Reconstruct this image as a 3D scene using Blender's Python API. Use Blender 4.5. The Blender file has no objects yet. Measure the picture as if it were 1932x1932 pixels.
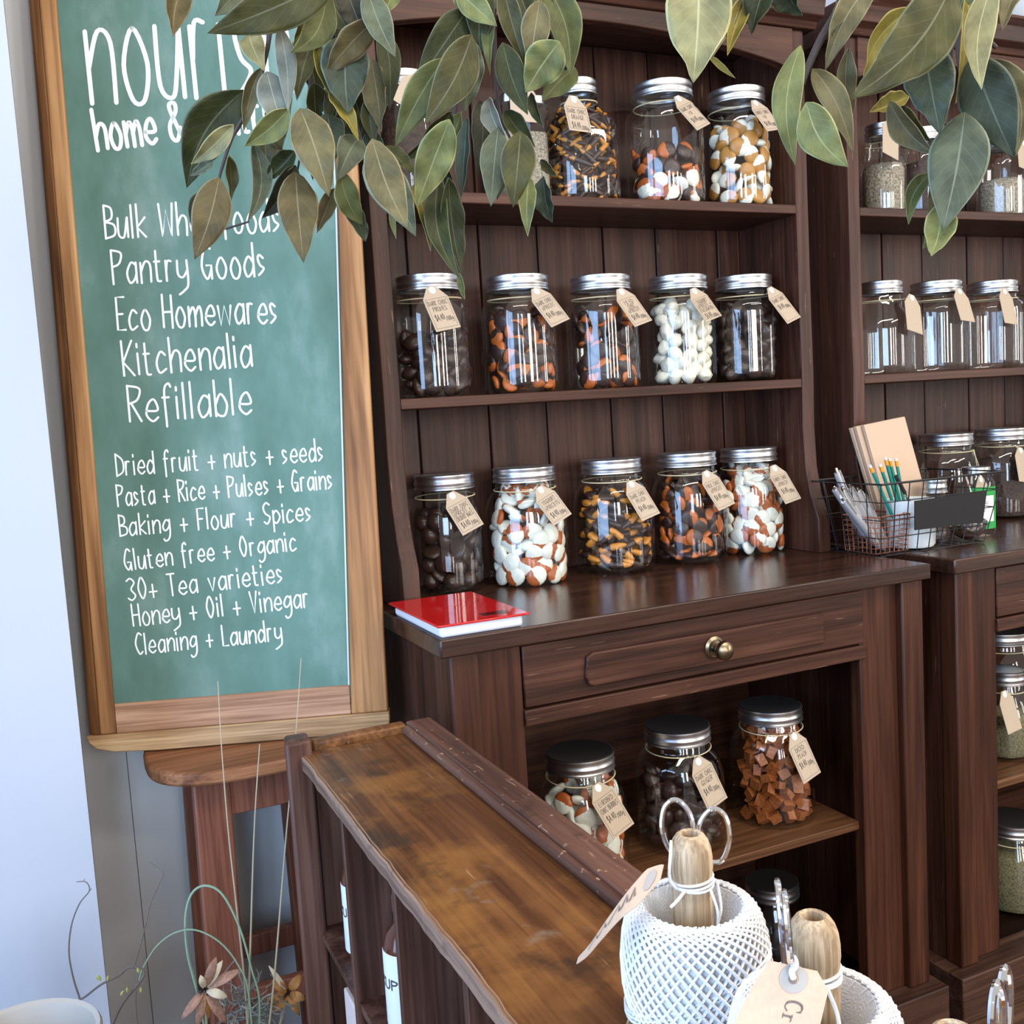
import bpy, math, random
from mathutils import Vector, Matrix
random.seed(7)
SC = bpy.context.scene
COL = SC.collection

# ------------------------------------------------------------------ camera
def _n(v): return Vector(v).normalized()
_f = 1897.0
_cx = _n((4224, -441, _f)); _cy = _n((-866, -134, _f)); _cy = (_cy - _cx*(_cx@_cy)).normalized()
_cz = -_cx.cross(_cy) if _cx.cross(_cy).y > 0 else _cx.cross(_cy)
R = Matrix((_cx, _cy, _cz))                     # lens frame (x right, y down, z forward) -> room
CAM = Vector((-0.52300, -1.47138, 1.24860))
def PX(px, py, depth):                          # a point at a real distance along the line of sight
    return CAM + R @ (Vector(((px-966)/_f, (py-966)/_f, 1.0))*depth)
def HIT(px, py, ax, val):
    r = R @ Vector(((px-966)/_f, (py-966)/_f, 1.0)); t = (val-CAM[ax])/r[ax]; return CAM + r*t
cam_d = bpy.data.cameras.new('camera'); cam = bpy.data.objects.new('camera', cam_d); COL.objects.link(cam)
_r = R @ Vector((1,0,0)); _u = R @ Vector((0,-1,0)); _b = R @ Vector((0,0,-1))
cam.matrix_world = Matrix(((_r.x,_u.x,_b.x,CAM.x),(_r.y,_u.y,_b.y,CAM.y),(_r.z,_u.z,_b.z,CAM.z),(0,0,0,1)))
cam_d.sensor_width = 36; cam_d.lens = 36*_f/1932; cam_d.clip_start = 0.02
SC.camera = cam

# ------------------------------------------------------------------ light
SC.view_settings.view_transform = 'Standard'; SC.view_settings.look = 'None'
SC.view_settings.gamma = 1; SC.view_settings.use_curve_mapping = False
SC.view_settings.exposure = 0.0
w = bpy.data.worlds.new('room_ambient'); SC.world = w; w.use_nodes = True
bgn = w.node_tree.nodes['Background']; bgn.inputs[0].default_value = (1.0, 0.95, 0.91, 1); bgn.inputs[1].default_value = 0.62
def area(name, loc, target, sx, sy, power, col):
    L = bpy.data.lights.new(name, 'AREA'); L.shape = 'RECTANGLE'; L.size = sx; L.size_y = sy; L.energy = power; L.color = col
    o = bpy.data.objects.new(name, L); COL.objects.link(o); o.location = loc
    o.rotation_euler = (Vector(target)-Vector(loc)).to_track_quat('-Z', 'Y').to_euler(); return o
WB = (.36, .60, 1.0)
area('shopfront_window_light', (-3.0, -.85, 1.50), (-.4, -.65, 1.40), 0.55, 2.4, 44, WB)
area('shopfront_window_light', (-3.0, -2.05, 1.50), (-.4, -1.6, 1.40), 1.55, 2.4, 120, WB)
area('front_window_light', (-1.55, -5.0, 1.70), (-.25, .5, .8), .80, 2.1, 88, (.50, .72, 1))
for k in range(1,4): area('front_window_light', (-1.5+1.15*k, -5.3, 1.75), (.2+.3*k, .3, 1.1), .42, 1.9, 42, (1, .95, .89))
area('side_window_light', (4.4, -3.2, 1.7), (.6, .4, 1.2), .26, 1.9, 24, (1, .97, .92))
area('side_window_light', (4.4, -2.5, 1.7), (.6, .4, 1.2), .26, 1.9, 24, (1, .97, .92))
area('ceiling_tube_light', (.2, -1.5, 2.95), (.3, -.9, 0), 2.4, .16, 34, (1, .90, .80))
area('ceiling_tube_light', (2.0, -2.2, 2.95), (1.6, -.9, 0), 2.4, .16, 34, (1, .90, .80))
SC.cycles.transparent_max_bounces = 24; SC.cycles.max_bounces = 7
SC.cycles.diffuse_bounces = 3; SC.cycles.glossy_bounces = 3; SC.cycles.transmission_bounces = 6
SC.cycles.use_denoising = True
SC.cycles.caustics_reflective = False; SC.cycles.caustics_refractive = False

# ------------------------------------------------------------------ mesh helper
class MB:
    def __init__(s): s.v = []; s.f = []; s.uv = {}
    def add(s, vs, fs):
        b = len(s.v); s.v += [tuple(p) for p in vs]; s.f += [tuple(i+b for i in f) for f in fs]; return s
    def box(s, x0, x1, y0, y1, z0, z1):
        return s.add([(x0,y0,z0),(x1,y0,z0),(x1,y1,z0),(x0,y1,z0),(x0,y0,z1),(x1,y0,z1),(x1,y1,z1),(x0,y1,z1)],
                     [(0,3,2,1),(4,5,6,7),(0,1,5,4),(1,2,6,5),(2,3,7,6),(3,0,4,7)])
    def prism(s, pts, d0, d1, ax):              # outline in the two other axes, extruded along ax
        def P(a, b, d): return {0:(d,a,b), 1:(a,d,b), 2:(a,b,d)}[ax]
        n = len(pts); A = sum(pts[i][0]*pts[(i+1)%n][1]-pts[(i+1)%n][0]*pts[i][1] for i in range(n))
        if (A > 0) == (ax == 1): pts = pts[::-1]
        if d1 < d0: d0, d1 = d1, d0
        vs = [P(a,b,d0) for a,b in pts]+[P(a,b,d1) for a,b in pts]
        fs = [tuple(range(n))[::-1], tuple(range(n,2*n))]+[(i,(i+1)%n,(i+1)%n+n,i+n) for i in range(n)]
        return s.add(vs, fs)
    def lathe(s, prof, n=40, c=(0,0,0), wob=None, cap=False):
        b = len(s.v); c = Vector(c)
        for k,(r,z) in enumerate(prof):
            for i in range(n):
                a = 2*math.pi*i/n; rr = r+(wob(a,z) if wob and r > .02 else 0)
                s.v.append((c.x+rr*math.cos(a), c.y+rr*math.sin(a), c.z+z))
        for k in range(len(prof)-1):
            for i in range(n):
                j = (i+1)%n; s.f.append((b+k*n+i, b+k*n+j, b+(k+1)*n+j, b+(k+1)*n+i))
        return s
    def tube(s, pts, rad, n=6, closed=False):
        pts = [Vector(p) for p in pts]; m = len(pts); b = len(s.v)
        rs = rad if isinstance(rad, (list, tuple)) else [rad]*m
        t0 = (pts[1]-pts[0]).normalized(); up = Vector((0,0,1)) if abs(t0.z) < .9 else Vector((1,0,0))
        nx = t0.cross(up).normalized()
        for i,p in enumerate(pts):
            if closed: t = pts[(i+1)%m]-pts[i-1]
            else: t = pts[min(i+1,m-1)]-pts[max(i-1,0)]
            t = t.normalized() if t.length > 1e-9 else t0
            nx = nx-t*(nx@t); nx = nx.normalized() if nx.length > 1e-6 else t.orthogonal().normalized()
            ny = t.cross(nx)
            for k in range(n):
                a = 2*math.pi*k/n; s.v.append(tuple(p+(nx*math.cos(a)+ny*math.sin(a))*rs[i]))
        for i in range(m if closed else m-1):
            i2 = (i+1)%m
            for k in range(n):
                k2 = (k+1)%n; s.f.append((b+i*n+k, b+i*n+k2, b+i2*n+k2, b+i2*n+k))
        if not closed: s.f.append(tuple(b+k for k in range(n))[::-1]); s.f.append(tuple(b+(m-1)*n+k for k in range(n)))
        return s
    def xf(s, M):
        s.v = [tuple(M @ Vector(p)) for p in s.v]; return s
    def build(s, name, mat, parent=None, bev=0, ang=40, smooth=True):
        me = bpy.data.meshes.new(name); me.from_pydata(s.v, [], s.f); me.update()
        if smooth:
            me.polygons.foreach_set('use_smooth', [True]*len(me.polygons)); me.set_sharp_from_angle(angle=math.radians(ang))
        me.materials.append(mat)
        o = bpy.data.objects.new(name, me); COL.objects.link(o)
        if parent: o.parent = parent
        if bev:
            m = o.modifiers.new('edge', 'BEVEL'); m.width = bev; m.segments = 2; m.limit_method = 'ANGLE'
        return o
def smooth_path(P, k=6, closed=False):
    P = [Vector(p) for p in P]; out = []; m = len(P)
    rng = range(m if closed else m-1)
    for i in rng:
        if closed: a,b,c,d = P[i-1],P[i],P[(i+1)%m],P[(i+2)%m]
        else: a,b,c,d = P[max(i-1,0)],P[i],P[i+1],P[min(i+2,m-1)]
        for j in range(k):
            t = j/k; out.append(.5*((2*b)+(c-a)*t+(2*a-5*b+4*c-d)*t*t+(3*b-a-3*c+d)*t**3))
    if not closed: out.append(P[-1])
    return out
def thing(name, label, cat, loc=(0,0,0), rz=0, group=None, M=None):
    o = bpy.data.objects.new(name, None); COL.objects.link(o); o.empty_display_size = .05
    if M is not None: o.matrix_world = M
    else: o.location = loc; o.rotation_euler = (0,0,rz)
    return tag(o, label, cat, group)
def tag(o, label, cat, group=None):
    o['label'] = label; o['category'] = cat
    if group: o['group'] = group
    return o
def struct(o): o['kind'] = 'structure'; return o
def dup(root, loc=None, rz=None, label=None, group=None):
    r = root.copy(); COL.objects.link(r)
    if loc is not None: r.location = loc
    if rz is not None: r.rotation_euler = (0,0,rz)
    if label: r['label'] = label
    if group: r['group'] = group
    for ch in list(root.children):
        c = ch.copy(); COL.objects.link(c); c.parent = r
        for g in list(ch.children):
            d = g.copy(); COL.objects.link(d); d.parent = c
    return r

# ------------------------------------------------------------------ materials
def mat(name):
    m = bpy.data.materials.new(name); m.use_nodes = True; nt = m.node_tree; return m, nt, nt.nodes['Principled BSDF']
def nd(nt, typ, **kw):
    n = nt.nodes.new(typ)
    for k,v in kw.items(): setattr(n, k, v)
    return n
def C4(c): return (c[0],c[1],c[2],1)
def plain(name, c, rough=.5, metal=0, spec=.5, bump=0, bs=200, var=0):
    m, nt, p = mat(name); p.inputs['Base Color'].default_value = C4(c); p.inputs['Roughness'].default_value = rough
    p.inputs['Metallic'].default_value = metal; p.inputs['Specular IOR Level'].default_value = spec
    if bump or var:
        tc = nd(nt,'ShaderNodeTexCoord'); ns = nd(nt,'ShaderNodeTexNoise'); ns.inputs['Scale'].default_value = bs; ns.inputs['Detail'].default_value = 4
        nt.links.new(tc.outputs['Object'], ns.inputs['Vector'])
        if bump:
            b = nd(nt,'ShaderNodeBump'); b.inputs['Strength'].default_value = bump; b.inputs['Distance'].default_value = .002
            nt.links.new(ns.outputs['Fac'], b.inputs['Height']); nt.links.new(b.outputs[0], p.inputs['Normal'])
        if var:
            r = nd(nt,'ShaderNodeValToRGB'); r.color_ramp.elements[0].position=.3; r.color_ramp.elements[1].position=.7
            r.color_ramp.elements[0].color = C4([x*(1-var) for x in c]); r.color_ramp.elements[1].color = C4([min(1,x*(1+var)) for x in c])
            nt.links.new(ns.outputs['Fac'], r.inputs[0]); nt.links.new(r.outputs[0], p.inputs['Base Color'])
    return m
def wood(name, dark, mid, light, axis, rough=.42, scale=1.0, bump=.25, spec=.28, blotch=None, fine=150, fleck=None):
    m, nt, p = mat(name); L = nt.links.new
    tc = nd(nt,'ShaderNodeTexCoord'); oi = nd(nt,'ShaderNodeObjectInfo')
    off = nd(nt,'ShaderNodeVectorMath', operation='MULTIPLY_ADD'); off.inputs[1].default_value = (1,1,1)
    rr = nd(nt,'ShaderNodeMath', operation='MULTIPLY'); rr.inputs[1].default_value = 7.3; L(oi.outputs['Random'], rr.inputs[0])
    L(tc.outputs['Object'], off.inputs[0]); L(rr.outputs[0], off.inputs[2])
    def noise(sa, sl, det, dist=0):
        mp = nd(nt,'ShaderNodeMapping'); s = [sa*scale]*3; s[axis] = sl*scale; mp.inputs['Scale'].default_value = s
        n = nd(nt,'ShaderNodeTexNoise'); n.inputs['Scale'].default_value = 1; n.inputs['Detail'].default_value = det; n.inputs['Distortion'].default_value = dist
        L(off.outputs[0], mp.inputs[0]); L(mp.outputs[0], n.inputs['Vector']); return n
    n1 = noise(28, 1.6, 4, .6); n2 = noise(fine, fine*.03, 4, .3)
    r1 = nd(nt,'ShaderNodeValToRGB'); e = r1.color_ramp.elements
    e[0].position = .34; e[0].color = C4(dark); e[1].position = .66; e[1].color = C4(light); x = e.new(.5); x.color = C4(mid)
    L(n1.outputs['Fac'], r1.inputs[0])
    r2 = nd(nt,'ShaderNodeValToRGB'); r2.color_ramp.elements[0].position = .38; r2.color_ramp.elements[0].color = (.55,.5,.48,1); r2.color_ramp.elements[1].position = .56; r2.color_ramp.elements[1].color = (1,1,1,1)
    L(n2.outputs['Fac'], r2.inputs[0])
    mx = nd(nt,'ShaderNodeMix', data_type='RGBA', blend_type='MULTIPLY'); mx.inputs[0].default_value = .75
    L(r1.outputs[0], mx.inputs[6]); L(r2.outputs[0], mx.inputs[7]); out = mx.outputs[2]
    if fleck:
        nf = noise(170, 14, 2); rf = nd(nt,'ShaderNodeValToRGB'); rf.color_ramp.elements[0].position=.70; rf.color_ramp.elements[0].color=(0,0,0,1); rf.color_ramp.elements[1].position=.76; rf.color_ramp.elements[1].color=(.55,.55,.55,1); L(nf.outputs['Fac'], rf.inputs[0])
        mf = nd(nt,'ShaderNodeMix', data_type='RGBA'); L(rf.outputs[0], mf.inputs[0]); L(out, mf.inputs[6]); mf.inputs[7].default_value = C4(fleck); out = mf.outputs[2]
    if blotch:
        for (col, sc, lo, hi) in blotch:
            nb = nd(nt,'ShaderNodeTexNoise'); nb.inputs['Scale'].default_value = sc; nb.inputs['Detail'].default_value = 5; nb.inputs['Roughness'].default_value=.65
            L(off.outputs[0], nb.inputs['Vector'])
            rb = nd(nt,'ShaderNodeValToRGB'); rb.color_ramp.elements[0].position = lo; rb.color_ramp.elements[0].color=(0,0,0,1); rb.color_ramp.elements[1].position = hi; rb.color_ramp.elements[1].color=(1,1,1,1)
            L(nb.outputs['Fac'], rb.inputs[0])
            mb = nd(nt,'ShaderNodeMix', data_type='RGBA'); L(rb.outputs[0], mb.inputs[0]); L(out, mb.inputs[6]); mb.inputs[7].default_value = C4(col); out = mb.outputs[2]
    L(out, p.inputs['Base Color'])
    p.inputs['Roughness'].default_value = rough; p.inputs['Specular IOR Level'].default_value = spec
    b = nd(nt,'ShaderNodeBump'); b.inputs['Strength'].default_value = bump; b.inputs['Distance'].default_value = .002
    L(n2.outputs['Fac'], b.inputs['Height']); L(b.outputs[0], p.inputs['Normal'])
    return m
DK = ((.036,.0131,.0076),(.065,.0240,.0138),(.097,.0385,.0232))
FK = (.24,.14,.075)
W_X = wood('dark_stained_wood_along_x', *DK, 0, fleck=FK); W_Z = wood('dark_stained_wood_upright', *DK, 2, fleck=FK)
W_TOP = wood('polished_counter_wood', (.032,.0135,.0085),(.052,.022,.0135),(.075,.034,.021), 0, rough=.24, bump=.12, spec=.5)
W_WARM = wood('warm_red_stained_wood', (.038,.012,.006),(.060,.0195,.0095),(.084,.029,.0145), 2)
W_SH = wood('cupboard_shelf_wood', (.075,.031,.013),(.135,.059,.025),(.20,.092,.042), 0)
W_PLINTH = wood('plinth_wood', (.04,.018,.012),(.065,.03,.02),(.10,.05,.034), 0)
W_STOOL = wood('red_brown_stool_wood', (.15,.05,.028),(.21,.075,.044),(.27,.105,.065), 2, bump=.15)
W_SEAT = wood('stool_seat_wood', (.16,.062,.026),(.25,.10,.043),(.34,.15,.07), 0, bump=.15)
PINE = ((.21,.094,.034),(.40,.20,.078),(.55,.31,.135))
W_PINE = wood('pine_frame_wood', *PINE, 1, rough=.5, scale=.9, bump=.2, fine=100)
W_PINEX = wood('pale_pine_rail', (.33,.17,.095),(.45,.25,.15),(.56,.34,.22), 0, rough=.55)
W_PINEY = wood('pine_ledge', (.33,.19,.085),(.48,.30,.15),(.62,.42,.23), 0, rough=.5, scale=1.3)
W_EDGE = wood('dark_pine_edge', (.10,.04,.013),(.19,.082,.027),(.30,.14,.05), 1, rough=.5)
W_CRATE = wood('worn_crate_top', (.090,.032,.012),(.165,.064,.021),(.25,.105,.034), 1, rough=.36, bump=.45, fleck=(.5,.33,.17), blotch=[((.32,.14,.036),5,.52,.75),((.045,.022,.013),8,.54,.66),((.26,.21,.16),13,.62,.78),((.45,.33,.2),120,.70,.73)])
W_CRZ = wood('crate_upright_wood', (.055,.022,.014),(.095,.042,.028),(.16,.08,.056), 2)
W_CRY = wood('crate_rail_wood', (.075,.032,.021),(.145,.068,.046),(.25,.13,.095), 1, bump=.5, fleck=(.5,.34,.22), blotch=[((.42,.27,.16),70,.63,.68),((.04,.02,.015),14,.60,.70)])
W_DOWEL = wood('pale_oak_dowel', (.36,.25,.145),(.52,.38,.235),(.62,.48,.32), 2, rough=.6, scale=3)
W_BENCH = wood('bench_wood', (.10,.05,.03),(.16,.09,.05),(.22,.13,.08), 0)
W_FLOOR = wood('floor_boards', (.07,.035,.02),(.12,.065,.04),(.18,.10,.065), 0)
WALLM = plain('white_wall_paint', (.44,.465,.525), .7, bump=.12, bs=90)
WALLB = plain('grey_blue_wall_paint', (.70,.715,.74), .75, bump=.1, bs=60)
LIDM = plain('brushed_aluminium', (.60,.60,.61), .34, metal=1)
CHROME = plain('chrome', (.82,.83,.85), .07, metal=1)
SILVER = plain('silver_pen_paint', (.80,.81,.84), .2, metal=.65)
BRASS = plain('aged_brass', (.25,.20,.13), .30, metal=1)
KRAFT = plain('kraft_card', (.49,.39,.285), .85, bump=.1, bs=400, var=.06)
KRAFT2 = plain('pale_kraft_card', (.60,.42,.29), .85, bump=.1, bs=400, var=.05)
INK = plain('dark_ink', (.06,.045,.04), .8)
INKG = plain('faded_ink', (.16,.13,.11), .8)
EYE = plain('white_paper_ring', (.85,.85,.82), .6)
EYEG = plain('grey_reinforcing_ring', (.40,.36,.32), .6)
STRING = plain('cream_string', (.66,.58,.36), .8, bump=.4, bs=900)
TWINE = plain('white_cotton_twine', (.86,.86,.86), .85, bump=.5, bs=1500)
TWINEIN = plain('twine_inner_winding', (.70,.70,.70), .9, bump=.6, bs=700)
CHALK = plain('white_chalk_paint', (.86,.90,.89), .8)
BLACK = plain('matt_black_card', (.012,.011,.010), .85)
BWIRE = plain('black_wire', (.015,.015,.016), .4)
COPPER = plain('copper_wire', (.55,.26,.18), .35, metal=1)
RED = plain('red_glass_plate', (.58,.012,.014), .06, spec=.6)
WHITEP = plain('white_plastic', (.82,.83,.87), .35)
WHITEC = plain('white_ceramic', (.72,.75,.74), .4)
CREAM = plain('stoneware_glaze', (.37,.345,.31), .5, bump=.15, bs=50)
SYRUPG = plain('brown_syrup', (.085,.022,.008), .12)
JUGM = plain('glossy_brown_glaze', (.13,.045,.012), .07, spec=.7)
PENCIL = plain('green_pencil_paint', (.01,.24,.19), .35)
FERR = plain('yellow_ferrule', (.80,.33,.03), .4)
LGREEN = plain('green_label', (.02,.33,.06), .6)
DARKM = plain('black_rubber', (.02,.02,.02), .5)
STEMM = plain('dark_twig_bark', (.055,.042,.038), .8, bump=.5, bs=150)
TWIGM = plain('grey_brown_twig', (.12,.10,.085), .8, bump=.4, bs=200)
GRASSM = plain('dry_grass_stem', (.42,.36,.24), .7)
GREENST = plain('green_stem', (.22,.33,.22), .6)
BUD = plain('yellow_green_bud', (.45,.48,.15), .6)
PETAL = plain('pink_brown_dry_petal', (.42,.23,.16), .7, bump=.3, bs=200, var=.25)
PETAL2 = plain('orange_dry_petal', (.45,.20,.055), .7, bump=.3, bs=200, var=.25)
PETALW = plain('cream_petal_tip', (.72,.62,.45), .7)
AIRP = plain('grey_air_plant_leaf', (.22,.22,.20), .8, var=.2)
SOIL = plain('potting_mix', (.05,.035,.025), .95, bump=1, bs=150)

def board_mat():
    m, nt, p = mat('green_chalkboard'); L = nt.links.new
    tc = nd(nt,'ShaderNodeTexCoord'); mp = nd(nt,'ShaderNodeMapping'); mp.inputs['Scale'].default_value=(5,2.2,1)
    n = nd(nt,'ShaderNodeTexNoise'); n.inputs['Scale'].default_value=1.6; n.inputs['Detail'].default_value=7; n.inputs['Roughness'].default_value=.6
    L(tc.outputs['Object'],mp.inputs[0]); L(mp.outputs[0],n.inputs['Vector'])
    r = nd(nt,'ShaderNodeValToRGB'); e=r.color_ramp.elements; e[0].position=.32; e[0].color=(.072,.150,.115,1); e[1].position=.74; e[1].color=(.225,.33,.305,1)
    k=e.new(.52); k.color=(.108,.208,.172,1)
    L(n.outputs['Fac'],r.inputs[0]); L(r.outputs[0],p.inputs['Base Color']); p.inputs['Roughness'].default_value=.62; p.inputs['Specular IOR Level'].default_value=.35
    return m
BOARD = board_mat()

def glass_mat(name, tint=(.97,.985,.98), k=1.5):
    m = bpy.data.materials.new(name); m.use_nodes = True; nt = m.node_tree; L = nt.links.new
    nt.nodes.clear(); out = nd(nt,'ShaderNodeOutputMaterial'); mx = nd(nt,'ShaderNodeMixShader')
    tr = nd(nt,'ShaderNodeBsdfTransparent'); tr.inputs[0].default_value = C4(tint)
    gl = nd(nt,'ShaderNodeBsdfGlossy'); gl.inputs['Roughness'].default_value = .03; gl.inputs[0].default_value=(1,1,1,1)
    lw = nd(nt,'ShaderNodeLayerWeight'); lw.inputs[0].default_value = .5
    pw = nd(nt,'ShaderNodeMath', operation='POWER'); pw.inputs[1].default_value = 5; L(lw.outputs['Facing'], pw.inputs[0])
    ma = nd(nt,'ShaderNodeMath', operation='MULTIPLY_ADD', use_clamp=True); ma.inputs[1].default_value=.8; ma.inputs[2].default_value=.043*k; L(pw.outputs[0], ma.inputs[0])
    L(ma.outputs[0], mx.inputs[0]); L(tr.outputs[0], mx.inputs[1]); L(gl.outputs[0], mx.inputs[2]); L(mx.outputs[0], out.inputs[0])
    return m
GLASS = glass_mat('clear_jar_glass')
def two_tone(name, a, b, thr, rough=.35, ra=None):
    m, nt, p = mat(name); L = nt.links.new
    tc = nd(nt,'ShaderNodeTexCoord'); sp = nd(nt,'ShaderNodeSeparateXYZ'); L(tc.outputs['Object'], sp.inputs[0])
    n = nd(nt,'ShaderNodeTexNoise'); n.inputs['Scale'].default_value = 110; n.inputs['Detail'].default_value = 3; L(tc.outputs['Object'], n.inputs['Vector'])
    ad = nd(nt,'ShaderNodeMath', operation='MULTIPLY_ADD'); ad.inputs[1].default_value = .012; L(n.outputs['Fac'], ad.inputs[0]); L(sp.outputs[0], ad.inputs[2])
    oi = nd(nt,'ShaderNodeObjectInfo'); a2 = nd(nt,'ShaderNodeMath', operation='MULTIPLY_ADD'); a2.inputs[1].default_value=.016; L(oi.outputs['Random'], a2.inputs[0]); L(ad.outputs[0], a2.inputs[2])
    gt = nd(nt,'ShaderNodeMath', operation='GREATER_THAN'); gt.inputs[1].default_value = thr; L(a2.outputs[0], gt.inputs[0])
    mx = nd(nt,'ShaderNodeMix', data_type='RGBA'); mx.inputs[6].default_value = C4(a); mx.inputs[7].default_value = C4(b); L(gt.outputs[0], mx.inputs[0])
    L(mx.outputs[2], p.inputs['Base Color']); p.inputs['Roughness'].default_value = rough
    bp = nd(nt,'ShaderNodeBump'); bp.inputs['Strength'].default_value=.3; bp.inputs['Distance'].default_value=.002; L(n.outputs['Fac'], bp.inputs['Height']); L(bp.outputs[0], p.inputs['Normal'])
    return m
YOG = (.80,.79,.68); CHO = (.042,.020,.016); APR = (.50,.12,.018); APR2=(.62,.24,.03)
M_YOGAP = two_tone('yoghurt_dipped_apricot', YOG, (.42,.10,.022), .0215)
M_CHOAP = two_tone('chocolate_dipped_apricot', CHO, APR, .020)
M_CHOPE = two_tone('chocolate_dipped_peach', CHO, APR2, .016)
M_YOG = plain('yoghurt_coating', (.78,.745,.61), .35, bump=.2, bs=80)
M_CHO = plain('dark_chocolate', (.040,.019,.014), .33, bump=.3, bs=120)
M_CUBE = plain('dried_peach_cube', (.29,.082,.018), .4, bump=.5, bs=160, var=.3)
M_PEEL = two_tone('chocolate_dipped_peel', CHO, (.55,.22,.03), .024)
M_HERB = plain('dried_herb_flakes', (.30,.25,.18), .9, bump=1, bs=220, var=.7)
M_GREENHERB = plain('green_dried_herb', (.16,.14,.07), .9, bump=1, bs=260, var=.6)
M_DKHERB = plain('dark_dried_leaf', (.05,.025,.018), .9, bump=1, bs=160, var=.6)
M_CRACK = plain('pale_biscuit', (.50,.34,.17), .7, bump=.5, bs=120, var=.3)

def leaf_mat(name, c, rim, vein, back=1.0):
    m, nt, p = mat(name); L = nt.links.new
    uv = nd(nt,'ShaderNodeUVMap'); sp = nd(nt,'ShaderNodeSeparateXYZ'); L(uv.outputs[0], sp.inputs[0])
    def math_(op, a, b=None, **k):
        n = nd(nt,'ShaderNodeMath', operation=op, **k)
        for i,x in enumerate((a,b)):
            if x is None: continue
            if isinstance(x,(int,float)): n.inputs[i].default_value = x
            else: L(x, n.inputs[i])
        return n.outputs[0]
    au = math_('ABSOLUTE', sp.outputs[0])
    mid = math_('LESS_THAN', au, .035)
    s = math_('SUBTRACT', math_('MULTIPLY', sp.outputs[1], 9), math_('MULTIPLY', au, 2.4))
    fr = math_('ABSOLUTE', math_('SUBTRACT', math_('FRACT', s), .5)); side = math_('MULTIPLY', math_('LESS_THAN', fr, .035), .22)
    rimf = math_('MULTIPLY', math_('GREATER_THAN', au, .93), .85)
    tc = nd(nt,'ShaderNodeTexCoord'); n = nd(nt,'ShaderNodeTexNoise'); n.inputs['Scale'].default_value = 45; n.inputs['Detail'].default_value = 5; L(tc.outputs['Object'], n.inputs['Vector'])
    r = nd(nt,'ShaderNodeValToRGB'); r.color_ramp.elements[0].position=.33; r.color_ramp.elements[0].color=C4([x*.68 for x in c]); r.color_ramp.elements[1].position=.68; r.color_ramp.elements[1].color=C4([x*1.3 for x in c]); L(n.outputs['Fac'], r.inputs[0])
    def mixc(f, a, b):
        x = nd(nt,'ShaderNodeMix', data_type='RGBA'); L(f, x.inputs[0]); L(a, x.inputs[6]); x.inputs[7].default_value = C4(b); return x.outputs[2]
    col = mixc(side, r.outputs[0], vein); col = mixc(rimf, col, rim); col = mixc(math_('MULTIPLY', mid, .75), col, vein)
    L(col, p.inputs['Base Color']); p.inputs['Roughness'].default_value = .5; p.inputs['Specular IOR Level'].default_value = .25
    bp = nd(nt,'ShaderNodeBump'); bp.inputs['Strength'].default_value=.35; bp.inputs['Distance'].default_value=.002; L(n.outputs['Fac'], bp.inputs['Height']); L(bp.outputs[0], p.inputs['Normal'])
    tl = nd(nt,'ShaderNodeBsdfTranslucent'); L(col, tl.inputs[0]); mx = nd(nt,'ShaderNodeMixShader'); mx.inputs[0].default_value=.22
    out = nt.nodes['Material Output']; L(p.outputs[0], mx.inputs[1]); L(tl.outputs[0], mx.inputs[2]); L(mx.outputs[0], out.inputs[0])
    return m
LV = {'o':(.070,.064,.017), 'd':(.036,.043,.012), 'l':(.175,.185,.062), 't':(.052,.066,.038), 'T':(.100,.114,.066),
      'y':(.22,.175,.03), 'b':(.115,.088,.035), 'p':(.25,.235,.108), 'g':(.185,.195,.150), 'm':(.090,.100,.030), 'k':(.034,.034,.018), 'c':(.145,.122,.052)}
LEAFM = {k: leaf_mat('dry_leaf_'+{'o':'olive','d':'dark_green','l':'light_green','t':'teal','T':'pale_teal','y':'yellow','b':'brown','p':'pale_cream','g':'grey_green','m':'mid_green','k':'blackish','c':'tan'}[k],
          c, [min(1,x*1.9+.06) for x in c], [min(1,x*1.7+.07) for x in c]) for k,c in LV.items()}

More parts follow.
